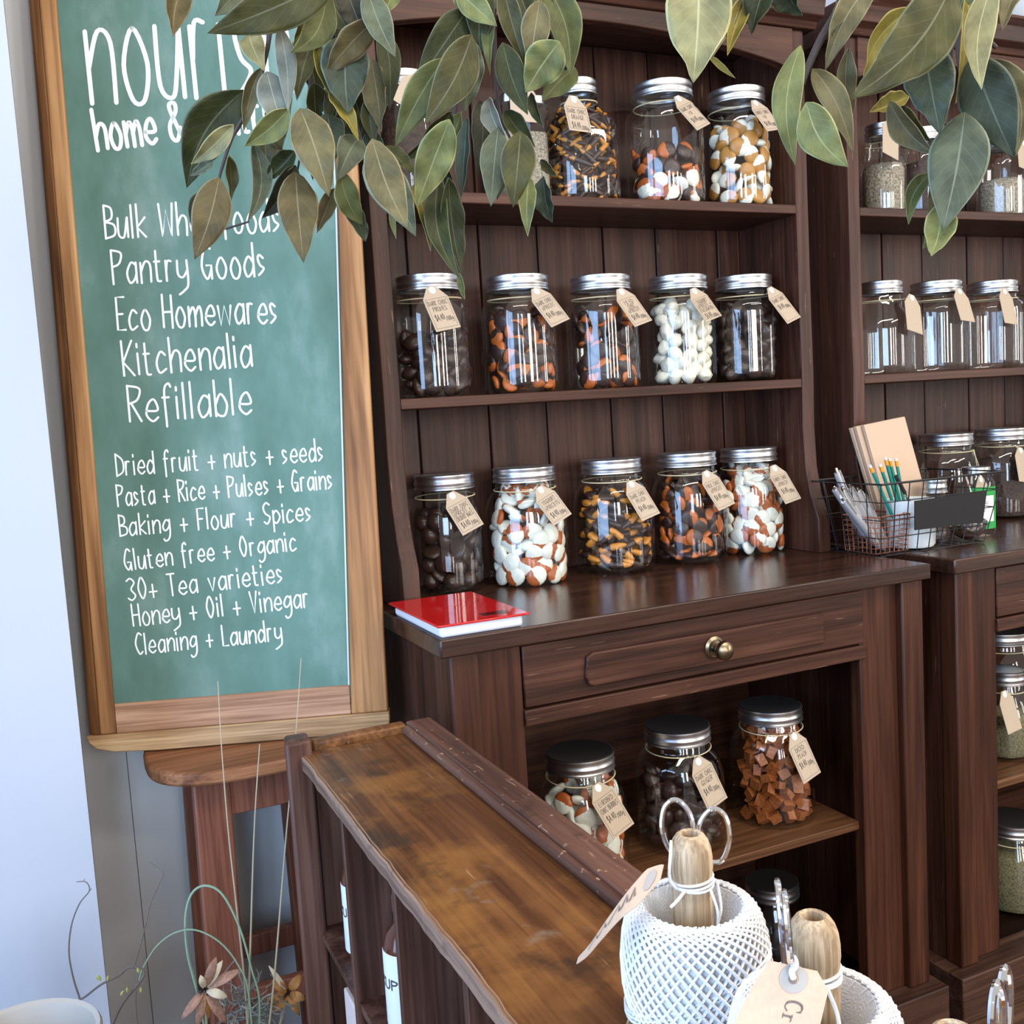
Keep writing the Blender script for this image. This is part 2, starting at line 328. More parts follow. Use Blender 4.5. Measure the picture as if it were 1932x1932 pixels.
# ------------------------------------------------------------------ handwriting strokes
G = {'a':(5,'c49 2a 07 14 35 47|l4a 44'),'b':(5,'l0e 04|c07 2a 47 34 14 05'),'c':(4.6,'c49 2a 07 14 45'),'d':(5,'c48 2a 07 14 35 47|l4e 44'),
'e':(5,'c07 47 3a 19 06 24 45'),'f':(4,'c4d 3e 1c 14 12|l0a 3a'),'g':(5,'c49 2a 07 15 36 48|c4a 44 31 10 01'),'h':(5,'l0e 04|c07 2a 49 44'),
'i':(1.6,'l0a 04|l0c 0d'),'k':(4.6,'l0e 04|l4a 07 44'),'l':(1.6,'l0e 04'),'m':(7,'l0a 04|c07 2a 38 34|c37 5a 68 64'),'n':(5,'l0a 04|c07 2a 49 44'),
'o':(5,'c2a 07 14 34 47 2a'),'p':(5,'l0a 00|c08 2a 47 24 05'),'r':(4,'l0a 04|c07 1a 3a'),'s':(4,'c39 1a 09 17 36 25 04'),'t':(4,'c1d 15 24 34|l0a 3a'),
'u':(5,'c0a 05 24 36 4a|l4a 44'),'v':(4.6,'l0a 24 4a'),'w':(7,'l0a 14 3a 54 6a'),'y':(5,'c0a 06 25 47|c4a 43 21 00'),
'A':(5,'l04 2e 44|l18 38'),'B':(5,'l0e 04|c0e 3d 3a 09|c09 48 45 04'),'C':(5,'c4d 2e 09 24 45'),'D':(5,'l0e 04|c0e 4b 46 04'),'E':(4.6,'l4e 0e 04 44|l09 39'),
'F':(4.6,'l4e 0e 04|l09 39'),'G':(5.4,'c4d 2e 08 24 47|l28 48 44'),'H':(5,'l0e 04|l4e 44|l09 49'),'I':(1.6,'l0e 04'),'K':(5,'l0e 04|l4e 08 44'),'L':(4.4,'l0e 04 44'),
'M':(7,'l04 0e 39 6e 64'),'N':(5,'l04 0e 44 4e'),'O':(5.4,'c2e 09 24 49 2e'),'P':(5,'l0e 04|c0e 4d 3a 09'),'R':(5,'l0e 04|c0e 4d 3a 09|l19 44'),
'S':(4.6,'c4d 2e 0c 19 47 24 05'),'T':(5,'l0e 4e|l2e 24'),'U':(5,'c0e 06 24 46 4e'),'V':(5,'l0e 24 4e'),'W':(7,'l0e 14 3c 54 6e'),'Y':(5,'l0e 29 4e|l29 24'),'Z':(5,'l0e 4e 04 44'),
'0':(5,'c2e 09 24 49 2e'),'1':(2,'l0e 04'),'3':(5,'c0d 2e 4c 29 46 24 05'),'4':(5,'l3e 07 47|l3c 34'),'9':(5,'c4c 2e 0b 29 4b|l4d 34'),'+':(5,'l2a 24|l07 47'),
'&':(5.6,'c45 1b 1d 3d 3b 08 05 24 47'),'$':(5,'c4d 2e 0c 19 47 24 05|l2f 23'),'/':(5,'l04 4f'),'.':(1.5,'l04 05'),' ':(3.6,'')}
def glyph_lines(text):
    x = 0; out = []
    for ch in text:
        w_, st = G.get(ch, (3,''))
        for s in st.split('|'):
            if not s: continue
            pts = [(int(t[0],16)*min(1,(w_-1)/4 if w_ > 3 else 1)*(1 if w_ <= 5.6 else 6/6.0)+x if w_ <= 5.6 else int(t[0],16)+x, int(t[1],16)-4) for t in s[1:].split()]
            if s[0] == 'c':
                cl_ = pts[0] == pts[-1] and len(pts) > 3; q_ = smooth_path([(a,b,0) for a,b in (pts[:-1] if cl_ else pts)], 5, cl_); pts = [(p.x,p.y) for p in q_]+([pts[0]] if cl_ else [])
            out.append(pts)
        x += w_+.9
    return out, max(x-.9, 1)
def ribbon(mb, pts, wd, P3):                    # flat brush stroke with round ends, P3 maps (x,y) to 3D
    pts = [Vector((a,b,0)) for a,b in pts]; q = [pts[0]]
    for p in pts[1:]:
        if (p-q[-1]).length > wd*.1: q.append(p)
    if len(q) < 2: q.append(q[0]+Vector((wd*.2,0,0)))
    L_=[];R_=[]; h = wd/2
    for i,p in enumerate(q):
        t = (q[min(i+1,len(q)-1)]-q[max(i-1,0)]).normalized(); n = Vector((-t.y,t.x,0)); L_.append(p+n*h); R_.append(p-n*h)
    def cap(c, t):
        a0 = math.atan2(t.y,t.x); return [c+Vector((math.cos(a0+k),math.sin(a0+k),0))*h for k in (math.pi/4,0,-math.pi/4)]
    end = cap(q[-1], (q[-1]-q[-2]).normalized()); st = cap(q[0], (q[0]-q[1]).normalized())
    vs = [P3(p.x,p.y) for p in L_]+[P3(p.x,p.y) for p in R_]; n = len(q)
    fs = [(i+n, i+1+n, i+1, i) for i in range(n-1)]
    b = len(vs); vs += [P3(p.x,p.y) for p in end]+[P3(p.x,p.y) for p in st]
    fs += [(n-1, 2*n-1, b+2, b+1, b), (n, 0, b+5, b+4, b+3)]
    mb.add(vs, fs)
def write(mb, text, p0, p1, cap_h, wd, P3, jit=.25, zdir=None):   # baseline p0->p1 in surface units
    lines, wid = glyph_lines(text); p0 = Vector((*p0,0)); p1 = Vector((*p1,0)); d = p1-p0; sx = d.length/wid; t = d.normalized(); n = Vector((-t.y,t.x,0)); sy = cap_h/10
    for ln in lines:
        jx = random.uniform(-jit,jit)*.5; jy = random.uniform(-jit,jit)
        pts = []
        for x,y in ln:
            q = p0+t*((x+jx)*sx)+n*((y+jy)*sy); pts.append((q.x,q.y))
        ribbon(mb, pts, wd, (lambda a,b,k=len(mb.f): P3(a,b)) if not zdir else (lambda a,b,k=len(mb.f): tuple(Vector(P3(a,b))+zdir*(k%997)*1.2e-7)))

# ------------------------------------------------------------------ room
ZF = -.09
struct(MB().box(-3, 4.5, -5.6, .7, ZF-.05, ZF).build('floor', W_FLOOR))
struct(MB().box(-3, 4.5, .56, .64, ZF, 3.05).build('wall_back', WALLM))
wl = struct(MB().box(-3, -.528, .19, .56, ZF, 3.05).build('wall_left', WALLM))
tr = MB().box(-.528, -.4535, .545, .56, ZF, 2.4).box(-.452, .0, .545, .56, ZF, 2.4)
struct(tr.build('trim_1', WALLB))

# ------------------------------------------------------------------ dresser
def dresser(label, loc):
    t = thing('dresser', label, 'dresser', loc, 0, None)
    MB().box(0, 1.048, 0, .515, .869, .9).build('countertop', W_TOP, t, .003)
    for x0, x1 in ((.022,.045),(1.016,1.039)): MB().box(x0, x1, .035, .515, .012, .869).build('side_panel', W_Z, t, .002)
    for x0, x1 in ((.02,.07),(.985,1.041)): MB().box(x0, x1, .016, .06, .012, .869).build('corner_post', W_WARM, t, .004)
    for x0, x1 in ((.07,.152),(.887,.985)): MB().box(x0, x1, .032, .06, .012, .869).build('stile', W_WARM, t, .002)
    MB().box(.152, .887, .032, .06, .862, .869).build('top_rail', W_X, t)
    MB().box(.152, .9, .026, .06, .724, .752).build('drawer_rail', W_X, t, .002)
    dr = MB().box(.155, .897, .03, .36, .755, .861).build('drawer', W_X, t, .002)
    pan = [(.268,.79),(.275,.776),(.285,.772),(.792,.772),(.792,.832),(.285,.832),(.272,.826)]
    MB().prism(pan, .022, .0301, 1).build('raised_panel', W_X, dr, .003)
    k = MB(); k.lathe([(0,0),(.019,0),(.021,.003),(.016,.006),(.015,.004),(.009,.005),(.008,.016),(.014,.021),(.018,.029),(.0165,.037),(.010,.042),(0,.043)], 28)
    k.xf(Matrix.Translation((.534,.022,.803)) @ Matrix.Rotation(math.pi/2,4,'X')); k.build('knob', BRASS, dr)
    MB().box(.152, .887, .045, .5, .368, .386).build('lower_shelf', W_SH, t, .002)
    MB().box(.045, 1.016, .06, .5, .0, .012).build('cupboard_floor', W_X, t)
    MB().box(.045, 1.016, .502, .514, .012, .869).build('back_panel', W_X, t)
    for x0, x1 in ((.07,.085),(.97,.985)): MB().box(x0, x1, .06, .5, .012, .869).build('inner_side', W_Z, t)
    MB().box(-.012, 1.062, -.014, .515, ZF, .012).build('plinth', W_PLINTH, t, .003)
    # hutch
    prof = [(.262,.9),(.262,.975),(.272,1.0),(.285,1.03),(.298,1.09),(.303,1.18),(.300,1.3),(.302,1.42),(.302,2.03),(.515,2.03),(.515,.9)]
    for x0, x1 in ((.03,.063),(.995,1.028)): MB().prism(prof, x0, x1, 0).build('hutch_side', W_Z, t, .002)
    for z in (1.267, 1.643): MB().box(.063, .995, .302, .5, z, z+.02).build('hutch_shelf', W_X, t, .002)
    pl = MB(); xs = [.0632,.165,.325,.462,.624,.761,.93,.9948]
    for i in range(7): pl.box(xs[i]+.0016, xs[i+1]-.0016, .503+.001*(i%2), .514, .9, 2.03)
    pl.build('back_boards', W_Z, t, .0025)
    arch = [(.063+.932*i/24, 1.944+.053*math.sin(math.pi*i/24)**.8) for i in range(25)]
    MB().prism(arch+[(.995,2.03),(.063,2.03)], .296, .32, 1).build('arched_apron', W_X, t, .002)
    c = MB().prism([(.515,2.03),(.290,2.03),(.282,2.043),(.262,2.049),(.255,2.082),(.240,2.094),(.240,2.10),(.515,2.10)], .005, 1.053, 0)
    c.build('cornice', W_X, t, .002)
    return t
DX = 1.113
d1 = dresser('dark wooden dresser with drawer, beside the chalkboard, red scale on its counter', (0,0,0))
d2 = dup(d1, (DX,0,0), 0, 'dark wooden dresser beyond the first one, partly out of frame, behind the wire basket')
d1['group'] = d2['group'] = 'pair of dark wooden shop dressers'

# ------------------------------------------------------------------ chalkboard
O = Vector((-.517,.40,.734)); U = Vector((.491,-.175,0)).normalized(); V = Vector((0,.06,1)); V = (V-U*(V@U)).normalized(); N = U.cross(V)
MBD = Matrix(((U.x,V.x,N.x,O.x),(U.y,V.y,N.y,O.y),(U.z,V.z,N.z,O.z),(0,0,0,1)))
def on_board(px, py):
    r = R @ Vector(((px-966)/_f,(py-966)/_f,1)); t = ((O-CAM)@N)/(r@N); q = CAM+r*t-O; return (q@U, q@V)
cb = thing('chalkboard', 'tall green chalkboard in a pine frame listing shop goods, standing on the stool', 'chalkboard', M=MBD)
MB().box(.03,.50,.03,1.33,-.016,-.006).build('board_panel', BOARD, cb)
MB().prism([(.02,.0),(.048,.0),(.048,1.36),(.02,1.36)],-.03,.0,2).build('stile', W_PINE, cb, .003)
MB().prism([(.456,.0),(.521,.0),(.541,1.36),(.508,1.36),(.496,.9)],-.03,.0,2).build('stile', W_PINE, cb, .003)
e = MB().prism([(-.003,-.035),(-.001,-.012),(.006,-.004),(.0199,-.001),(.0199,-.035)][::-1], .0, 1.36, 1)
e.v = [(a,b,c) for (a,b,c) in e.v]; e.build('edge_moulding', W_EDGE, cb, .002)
MB().box(.0482,.4558,.0,.052,-.03,-.002).build('bottom_rail', W_PINEX, cb, .002)
MB().box(.0482,.497,1.30,1.36,-.03,-.002).build('top_rail', W_PINEX, cb, .002)
led = [(-.002,0.0),(.002,-.012),(.015,-.024),(.045,-.031),(.12,-.0345),(.45,-.0345),(.51,-.030),(.523,-.02),(.523,.0)]
MB().prism(led,-.034,.004,2).build('ledge', W_PINEY, cb, .002)
MB().prism([(.4535,.052),(.4562,.052),(.494,.9),(.505,1.30),(.502,1.30),(.491,.9)],-.0065,-.0035,2).build('chalky_edge_bead', plain('chalky_white_edge',(.52,.58,.58),.8), cb)
TXT = [('nourish',(172,190),(560,168),228,8.6),('home & pantry',(183,281),(526,240),78,7.6),('Bulk Wholefoods',(198,449),(532,433),62,4.1),('Pantry Goods',(213,535),(505,518),64,4.1),
('Eco Homewares',(221,622),(527,607),62,4.1),('Kitchenalia',(233,709),(479,690),66,4.1),('Refillable',(244,796),(479,780),68,4.1),('Dried fruit + nuts + seeds',(219,898),(613,868),42,3.1),
('Pasta + Rice + Pulses + Grains',(221,956),(630,921),40,3.1),('Baking + Flour + Spices',(225,1012),(590,982),40,3.1),('Gluten free + Organic',(235,1077),(561,1038),39,3.1),
('30+ Tea varieties',(241,1134),(537,1099),41,3.1),('Honey + Oil + Vinegar',(250,1182),(586,1145),41,3.1),('Cleaning + Laundry',(256,1236),(534,1208),39,3.1)]
for s,a,b,ch,th in TXT:
    A = on_board(*a); B = on_board(*b); T = on_board(a[0]-ch*.07, a[1]-ch); hh = math.hypot(T[0]-A[0],T[1]-A[1]); sc = hh/ch
    m = MB(); write(m, s, A, B, hh, th*sc, lambda x,y: (x,y,-.0055), .2, Vector((0,0,1))); m.build('lettering', CHALK, cb, smooth=False)

# ------------------------------------------------------------------ stool
st = thing('wooden_stool', 'red brown wooden stool with rounded seat holding up the chalkboard', 'stool', (-.25,.335,ZF))
s_ = MB(); pr = []
for i in range(48):
    a = 2*math.pi*i/48; sx = abs(math.cos(a))**.72*math.copysign(1,math.cos(a)); sy = abs(math.sin(a))**.72*math.copysign(1,math.sin(a)); pr.append((.183*sx,.150*sy))
s_.prism(pr, .763, .788, 2); s_.build('seat', W_SEAT, st, .006)
for sx in (-1,1):
    for sy in (-1,1):
        l = MB().box(-.03,.03,-.018,.018,0,.763); l.v = [(x+sx*(.086+.012*(1-z/.763)), y+sy*(.08+.02*(1-z/.763)), z) for x,y,z in l.v]; l.build('leg', W_STOOL, st, .003)
for sy in (-1,1): MB().box(-.078,.078,sy*.085-.009,sy*.085+.009,.69,.763).build('apron', W_STOOL, st, .002)
for sy in (-1,1): MB().box(-.08,.08,sy*.093-.009,sy*.093+.009,.34,.38).build('stretcher', W_STOOL, st, .002)

# ------------------------------------------------------------------ jars
def lines_of(s): return s.split('/')
def wobf(seed, amp=.0005):
    rn = random.Random(seed); ph = [(rn.randint(5,19), rn.uniform(0,6.28), rn.uniform(.3,1)) for _ in range(5)]
    return lambda a,z: amp*sum(w_*math.sin(k*a+p) for k,p,w_ in ph)
JARN = [0]
def price_tag(parent, a, ax, rt, Lg, text, wd=.056):
    """kraft tag: a eyelet, ax direction down the tag, rt across it, in the parent's frame."""
    ax = ax.normalized(); rt = rt.normalized(); no = rt.cross(-ax).normalized()*-1
    if no.y > 0: no = -no
    def P3(x, y, d=0): return a+rt*x-ax*y+no*d
    h = wd/2; out = [(-h*.32,.008),(h*.32,.008),(h,-.016),(h,-Lg),(-h,-Lg),(-h,-.016)]
    m = MB(); n = 6
    m.add([P3(x,y,0) for x,y in out]+[P3(x,y,.0009) for x,y in out], [tuple(range(n)), tuple(range(n,2*n))[::-1]]+[(i,i+n,(i+1)%n+n,(i+1)%n) for i in range(n)])
    tg = m.build('price_tag', KRAFT, parent, smooth=False)
    r = MB(); k = 16
    r.add([P3(math.cos(2*math.pi*i/k)*.0072,math.sin(2*math.pi*i/k)*.0072,.0013) for i in range(k)], [tuple(range(k))[::-1]]); r.build('eyelet', EYE, tg, smooth=False)
    if text:
        w_ = MB(); top = -.020; ls = text.split('/'); q = h*.86; F = lambda x,y: P3(x,y,.0012)
        for u,v in (((-q,top+.003),(q,top+.003)),((-q,-Lg+.005),(q,-Lg+.005)),((-q,top+.003),(-q,-Lg+.005)),((q,top+.003),(q,-Lg+.005))): ribbon(w_, [u,v], .0005, F)
        n_ = len(ls); yy = top-.010; lh = .0125 if n_ <= 2 else .0102
        for st_ in ls:
            wl_ = min(len(st_)*.0052, 2*q-.005); write(w_, st_, (-wl_/2,yy), (wl_/2,yy), .0088, .00085, F, .3, no); yy -= lh
        yy -= .006
        write(w_, '$4.40', (-q*.72,yy), (q*.12,yy+.001), .0115, .0010, F, .3, no); write(w_, '/100g', (q*.2,yy-.003), (q*.88,yy-.002), .0085, .0008, F, .3, no)
        w_.build('lettering', INK, tg, smooth=False)
    return tg
def pxof(p):
    q = R.transposed() @ (Vector(p)-CAM); return 966+_f*q.x/q.z, 966+_f*q.y/q.z
def jar(label, x, y, z, r, lr, H, eye=None, bot=None, text='', shoulder='round', rz=0, group=None, name='glass_jar', glass=None, tagy=None):
    JARN[0] += 1
    t = thing(name, label, 'jar', (x,y,z), 0, group)
    nk = lr-.004; zl = H-.030; zn = H-.044
    if shoulder == 'round': sh = [(r,zn-.062),(r*.985,zn-.046),(r*.93,zn-.028),(r*.86,zn-.014),(nk+.003,zn-.003)]
    elif shoulder == 'square': sh = [(r,zn-.040),(r*.985,zn-.026),(r*.95,zn-.014),(nk+.004,zn-.003)]
    else: sh = [(r,zn-.072),(r*.97,zn-.055),(r*.87,zn-.036),(r*.70,zn-.018),(nk+.003,zn-.003)]
    p = [(.001,.006),(r*.7,.004),(r*.8,.0005),(r*.92,.0005),(r*.985,.008),(r,.022)]+sh+[(nk,zn+.003),(nk,zl+.012),(nk-.003,zl+.014)]
    b = MB(); b.lathe(p, 56, wob=wobf(JARN[0]))
    b.build('glass_body', glass or GLASS, t, ang=180)
    l = MB(); R_ = lr
    l.lathe([(R_-.006,zl+.003),(R_+.0012,zl),(R_+.0012,zl+.003),(R_-.0006,zl+.005),(R_-.0006,zl+.0085),(R_+.0008,zl+.011),(R_+.0008,zl+.0135),(R_-.0008,zl+.016),(R_-.0008,zl+.0225),(R_+.0004,zl+.025),(R_,zl+.0285),(R_-.003,zl+.030),(R_-.006,zl+.0292),(.0005,zl+.0292)], 56)
    l.build('lid', LIDM, t, ang=35)
    sp_ = [(math.cos(a)*(nk+.004), math.sin(a)*(nk+.004), zn-.001+.0025*math.sin(a+.6)) for a in [2*math.pi*i/32 for i in range(32)]]
    if eye is None and bot is None and text is None: return t
    s = MB(); s.tube(sp_, .0013, 5, True)
    if eye is not None:
        back = max(lr+.014, r-.006) if tagy is None else -tagy
        e0 = HIT(eye[0], eye[1], 1, y-back); al = .16; nv = Vector((math.sin(al),-math.cos(al),0)); r0 = Vector((math.cos(al),math.sin(al),0)); Lg = .080; best = None
        for pp in (.18,.26,.34,.42,.50):
            for k in range(40):
                ti = -.5+1.4*k/39; dn = nv*math.sin(pp)+Vector((0,0,-math.cos(pp))); ax = dn*math.cos(ti)+r0*math.sin(ti); b = pxof(e0+ax*Lg)
                want = (bot[0]-eye[0])/(bot[1]-eye[1]); er = abs((b[0]-eye[0])/max(b[1]-eye[1],1)-want)+.35*max(0,abs(ti)-.22)+.1*abs(pp-.3)
                if best is None or er < best[0]: best = (er, pp, ti)
        _,pp,ti = best; dn = nv*math.sin(pp)+Vector((0,0,-math.cos(pp))); ax = dn*math.cos(ti)+r0*math.sin(ti); rt = r0*math.cos(ti)-dn*math.sin(ti); ev = e0-Vector((x,y,z))
        k1 = abs(pxof(e0+ax*Lg)[1]-eye[1]); Lg = max(.068, min(.088, Lg*abs(bot[1]-eye[1])/max(k1,1)))
        ka = max(-.9, min(.9, ev.x/(nk+.004))); kn = Vector((ka*(nk+.004), -math.sqrt(1-ka*ka)*(nk+.004), zn)); ez = ev+nv*.0014
        s.tube([kn, kn.lerp(ez,.5)+Vector((.003,-.002,0)), ez], .001, 5); s.tube([kn+Vector((.004,0,0)), kn.lerp(ez,.5)+Vector((-.003,-.002,0)), ez], .001, 5)
        price_tag(t, ev, ax, rt, Lg, text)
    s.build('neck_string', STRING, t)
    return t

# pieces ------------------------------------------------------------
def blob(name, m, sx, sy, sz, seed, flat=0, n1=14, n2=8, amp=.08):
    rn = random.Random(seed); b = MB(); ph = [(rn.uniform(0,6.28),rn.uniform(0,6.28),rn.uniform(1,3)) for _ in range(4)]
    for j in range(n2+1):
        v = math.pi*j/n2
        for i in range(n1):
            u = 2*math.pi*i/n1; k = 1+amp*sum(math.sin(a+f*u)*math.cos(c+f*v) for a,c,f in ((p[0],p[1],round(p[2])) for p in ph))/2
            e = .6 if flat else 1.0
            x = math.copysign(abs(math.sin(v))**e,1)*math.cos(u)*sx*k; y = abs(math.sin(v))**e*math.sin(u)*sy*k; zz = math.cos(v)*sz*(1+amp*math.sin(ph[0][0]+2*u)*.5)
            b.v.append((x,y,zz))
    for j in range(n2):
        for i in range(n1):
            i2 = (i+1)%n1; b.f.append((j*n1+i,(j+1)*n1+i,(j+1)*n1+i2,j*n1+i2))
    me = bpy.data.meshes.new(name); me.from_pydata(b.v,[],b.f); me.update(); me.polygons.foreach_set('use_smooth',[True]*len(me.polygons)); me.materials.append(m); return me
def cubes(name, m, s, seed):
    rn = random.Random(seed); b = MB().box(-s,s,-s,s,-s*.8,s*.8); b.v = [(x*rn.uniform(.8,1.1),y*rn.uniform(.8,1.1),z*rn.uniform(.75,1.1)) for x,y,z in b.v]
    me = bpy.data.meshes.new(name); me.from_pydata(b.v,[],b.f); me.update(); me.materials.append(m); return me
KIND = {}
def kinds(key, name, meshes, reff, hug, cat): KIND[key] = (name, meshes, reff, hug, cat)
kinds('yogap','yoghurt_apricot',[blob('yoghurt_apricot',M_YOGAP,.0215,.0205,.0078,i,1) for i in range(3)],.0142,1,'dried fruit')
kinds('whiteap','white_chocolate_apricot',[blob('white_chocolate_apricot',M_YOGAP,.0215,.0205,.0078,i+40,1) for i in range(3)],.0142,1,'dried fruit')
M_WHPE = two_tone('white_dipped_peach', YOG, (.46,.21,.04), .010)
kinds('whitepe','white_dipped_peach',[blob('white_dipped_peach',M_WHPE,.0225,.0185,.0075,i+50,1) for i in range(3)],.0142,1,'dried fruit')
kinds('choap','chocolate_apricot',[blob('chocolate_apricot',M_CHOAP,.0205,.0195,.0066,i+5,1) for i in range(3)],.0138,1,'dried fruit')
kinds('chope','chocolate_peach',[blob('chocolate_peach',M_CHOPE,.026,.011,.0072,i+9,1) for i in range(3)],.0130,0,'dried fruit')
kinds('yog','yoghurt_drop',[blob('yoghurt_drop',M_YOG,.0195,.0165,.0130,i+12,1,n1=11,n2=7,amp=.24) for i in range(3)],.0140,0,'sweet')
kinds('prune','chocolate_prune',[blob('chocolate_prune',M_CHO,.021,.018,.012,i+16,amp=.12) for i in range(3)],.0140,0,'sweet')
kinds('ball','chocolate_ball',[blob('chocolate_ball',M_CHO,.0185,.018,.0165,i+20,amp=.04) for i in range(2)]+[blob('chocolate_disc',M_CHO,.023,.022,.006,24,1)],.0160,0,'sweet')
kinds('cube','fruit_cube',[cubes('fruit_cube',M_CUBE,.0112,i) for i in range(3)],.0122,0,'dried fruit')
kinds('peel','chocolate_peel',[blob('chocolate_peel',M_PEEL,.032,.006,.005,i+28,1) for i in range(3)],.0115,0,'dried fruit')
NP = [0]
def fill(x, y, z, r, h, key, label, group, seed, lim=150, H=.238, lr=.063):
    name, meshes, re, hug, cat = KIND[key]; rn = random.Random(seed); Rm = r-.004-re; P = []; n = 0
    zs = H-.044-.058
    def RM(zz): return Rm if zz < zs else max(.012, Rm-(r-lr+.006)*((zz-zs)/.058))
    while n < lim*2:
        best = None
        for _ in range(26):
            a = rn.uniform(0,6.283); q = Rm*math.sqrt(rn.random()) if rn.random() < .35 else Rm
            px, py = q*math.cos(a), q*math.sin(a); zz = re+.007
            for (X,Y,Z) in P:
                d2 = (X-px)**2+(Y-py)**2
                if d2 < 4*re*re: zz = max(zz, Z+math.sqrt(4*re*re-d2))
            if q > RM(zz)+1e-6 and q > .01: k_ = RM(zz)/q; px *= k_; py *= k_
            if best is None or zz < best[2]: best = (px,py,zz)
        if best[2] > h: break
        P.append(best); n += 1
    for (px,py,pz) in P:
        q = math.hypot(px,py)
        if q < Rm*.62 and pz < h-.03: continue
        if py > Rm*.22 and pz < h-.02: continue          # back of the jar, behind the rest
        o = bpy.data.objects.new(name, rn.choice(meshes)); COL.objects.link(o)
        if hug and q > Rm*.8 and rn.random() < .7:
            nrm = Vector((px,py,rn.uniform(-.35,.35)*q)).normalized(); k = (RM(pz)+re-.0085)/max(q,.01)
            px, py = px*k, py*k
        elif hug or key in ('chope','peel'):
            nrm = Vector((rn.gauss(0,1),rn.gauss(0,1),rn.gauss(.8,1))).normalized()
        else: nrm = Vector((rn.gauss(0,1),rn.gauss(0,1),rn.gauss(0,1))).normalized()
        rot = nrm.to_track_quat('Z','Y').to_matrix().to_4x4() @ Matrix.Rotation(rn.uniform(0,6.28),4,'Z')
        if key in ('chope','peel'):
            nrm = Vector((0,0,1)); tgt = Vector((-py,px,rn.uniform(-1,1)*max(q,.02))).normalized(); rot = tgt.to_track_quat('X','Z').to_matrix().to_4x4()
            if rn.random() < .5: rot = rot @ Matrix.Rotation(math.pi,4,'Z')
        rad_ = Vector((px,py,0)).normalized() if q > 1e-4 else Vector((1,0,0)); dn_ = abs(nrm@rad_) if key not in ('chope','peel') else 0
        ext = {'yog':.0195,'prune':.0195,'ball':.0195,'cube':.0165,'chope':.0125,'peel':.010}.get(key) or (.022*math.sqrt(max(0,1-dn_*dn_))+.0078*dn_)
        lim_ = max(.004, RM(pz)+re-ext-.001); q2 = math.hypot(px,py)
        if q2 > lim_: px *= lim_/q2; py *= lim_/q2
        s = rn.uniform(.9,1.04); o.matrix_world = Matrix.Translation((x+px,y+py,z+pz)) @ rot @ Matrix.Scale(s,4)
        tag(o, label, cat, group); NP[0] += 1
def loose(name, x, y, z, r, h, m, label, cat='dried herb'):
    b = MB(); rn = random.Random(int(x*1000)); q = r-.008
    b.lathe([(.001,.008),(q*.9,.008),(q,.02),(q,h*.5),(q,h-.01),(q*.9,h),(q*.45,h+.006),(.001,h+.002)], 40, (x,y,z), wob=lambda a,zz: .0012*math.sin(9*a+zz*300))
    o = b.build(name, m); o['kind'] = 'stuff'; return tag(o, label, cat)

# counter row
RA = [('dark choc balls','DARK CHOC/APRICOT +/COCONUT BALLS',.185,.43,.072,.0605,.236,(853,936),(893,1000),'ball',.17,'round',.0),
      ('yoghurt apricots','YOGHURT/APRICOTS',.350,.402,.086,.064,.239,(1020,925),(1063,981),'yogap',.196,'round',.0),
      ('choc peach','DARK CHOC/PEACH',.557,.402,.086,.064,.240,(1191,914),(1228,976),'chope',.175,'round',.0),
      ('milk choc apricot','MILK CHOC/APRICOT',.742,.390,.083,.064,.241,(1333,895),(1373,957),'choap',.18,'round',.0),
      ('white choc apricot','WHITE CHOC/APRICOT',.911,.392,.080,.063,.239,(1461,884),(1497,946),'whiteap',.196,'round',.0)]
RAL = ['lidded jar of dark round chocolates on the counter, behind the red scale','lidded jar packed with white dipped apricots on the counter, tagged YOGHURT APRICOTS',
       'lidded jar of dark dipped orange peach slices standing third on the counter','lidded jar of brown dipped apricots on the counter, tagged MILK CHOC APRICOT','lidded jar of white dipped apricots on the counter, nearest the wire basket']
RAP = ['dark round chocolate in the counter jar behind the red scale','white dipped apricot in the counter jar tagged YOGHURT APRICOTS','dark dipped peach slice in the third jar on the counter','brown dipped apricot in the counter jar tagged MILK CHOC APRICOT','white dipped apricot in the counter jar nearest the wire basket']
for i,(k,tx,x,y,r,lr,H,ey,bo,kd,fh,sh,_) in enumerate(RA):
    jar(RAL[i], x,y,.9,r,lr,H,ey,bo,tx,sh,group='jars on the counter')
    fill(x,y,.9,r,fh,kd,RAP[i],RAP[i].split(' in the ')[0]+'s of jar '+'one two three four five'.split()[i]+' on the counter',i+1)
# middle shelf
RB = [('DARK CHOC/PRUNES',.166,(815,548),(847,622),'prune',.125),('DARK CHOC/APRICOT',.357,(1012,550),(1058,610),'choap',.165),('MIXED/CHOC/APRICOT',.549,(1172,551),(1214,611),'choap',.155),
      ('YOGHURT/APRICOT +/MACADAMIA',.742,(1310,550),(1347,602),'yog',.175),('DARK CHOC',.917,(1455,548),(1498,605),'prune',.165)]
RBL = ['lidded jar on the middle shelf tagged DARK CHOC PRUNES, beside the dresser upright','lidded jar on the middle shelf tagged DARK CHOC APRICOT, next after the prunes','lidded jar of bright orange apricots in the middle of the middle shelf',
       'lidded jar of chunky white yoghurt drops on the middle shelf','lidded jar of all dark chocolates at the far end of the middle shelf']
RBP = ['dark chocolate prune in the jar tagged DARK CHOC PRUNES','chocolate dipped apricot in the jar next after the prunes on the middle shelf','chocolate dipped apricot in the middle jar of the middle shelf','chunky white yoghurt drop in the jar on the middle shelf','dark chocolate in the far end jar of the middle shelf']
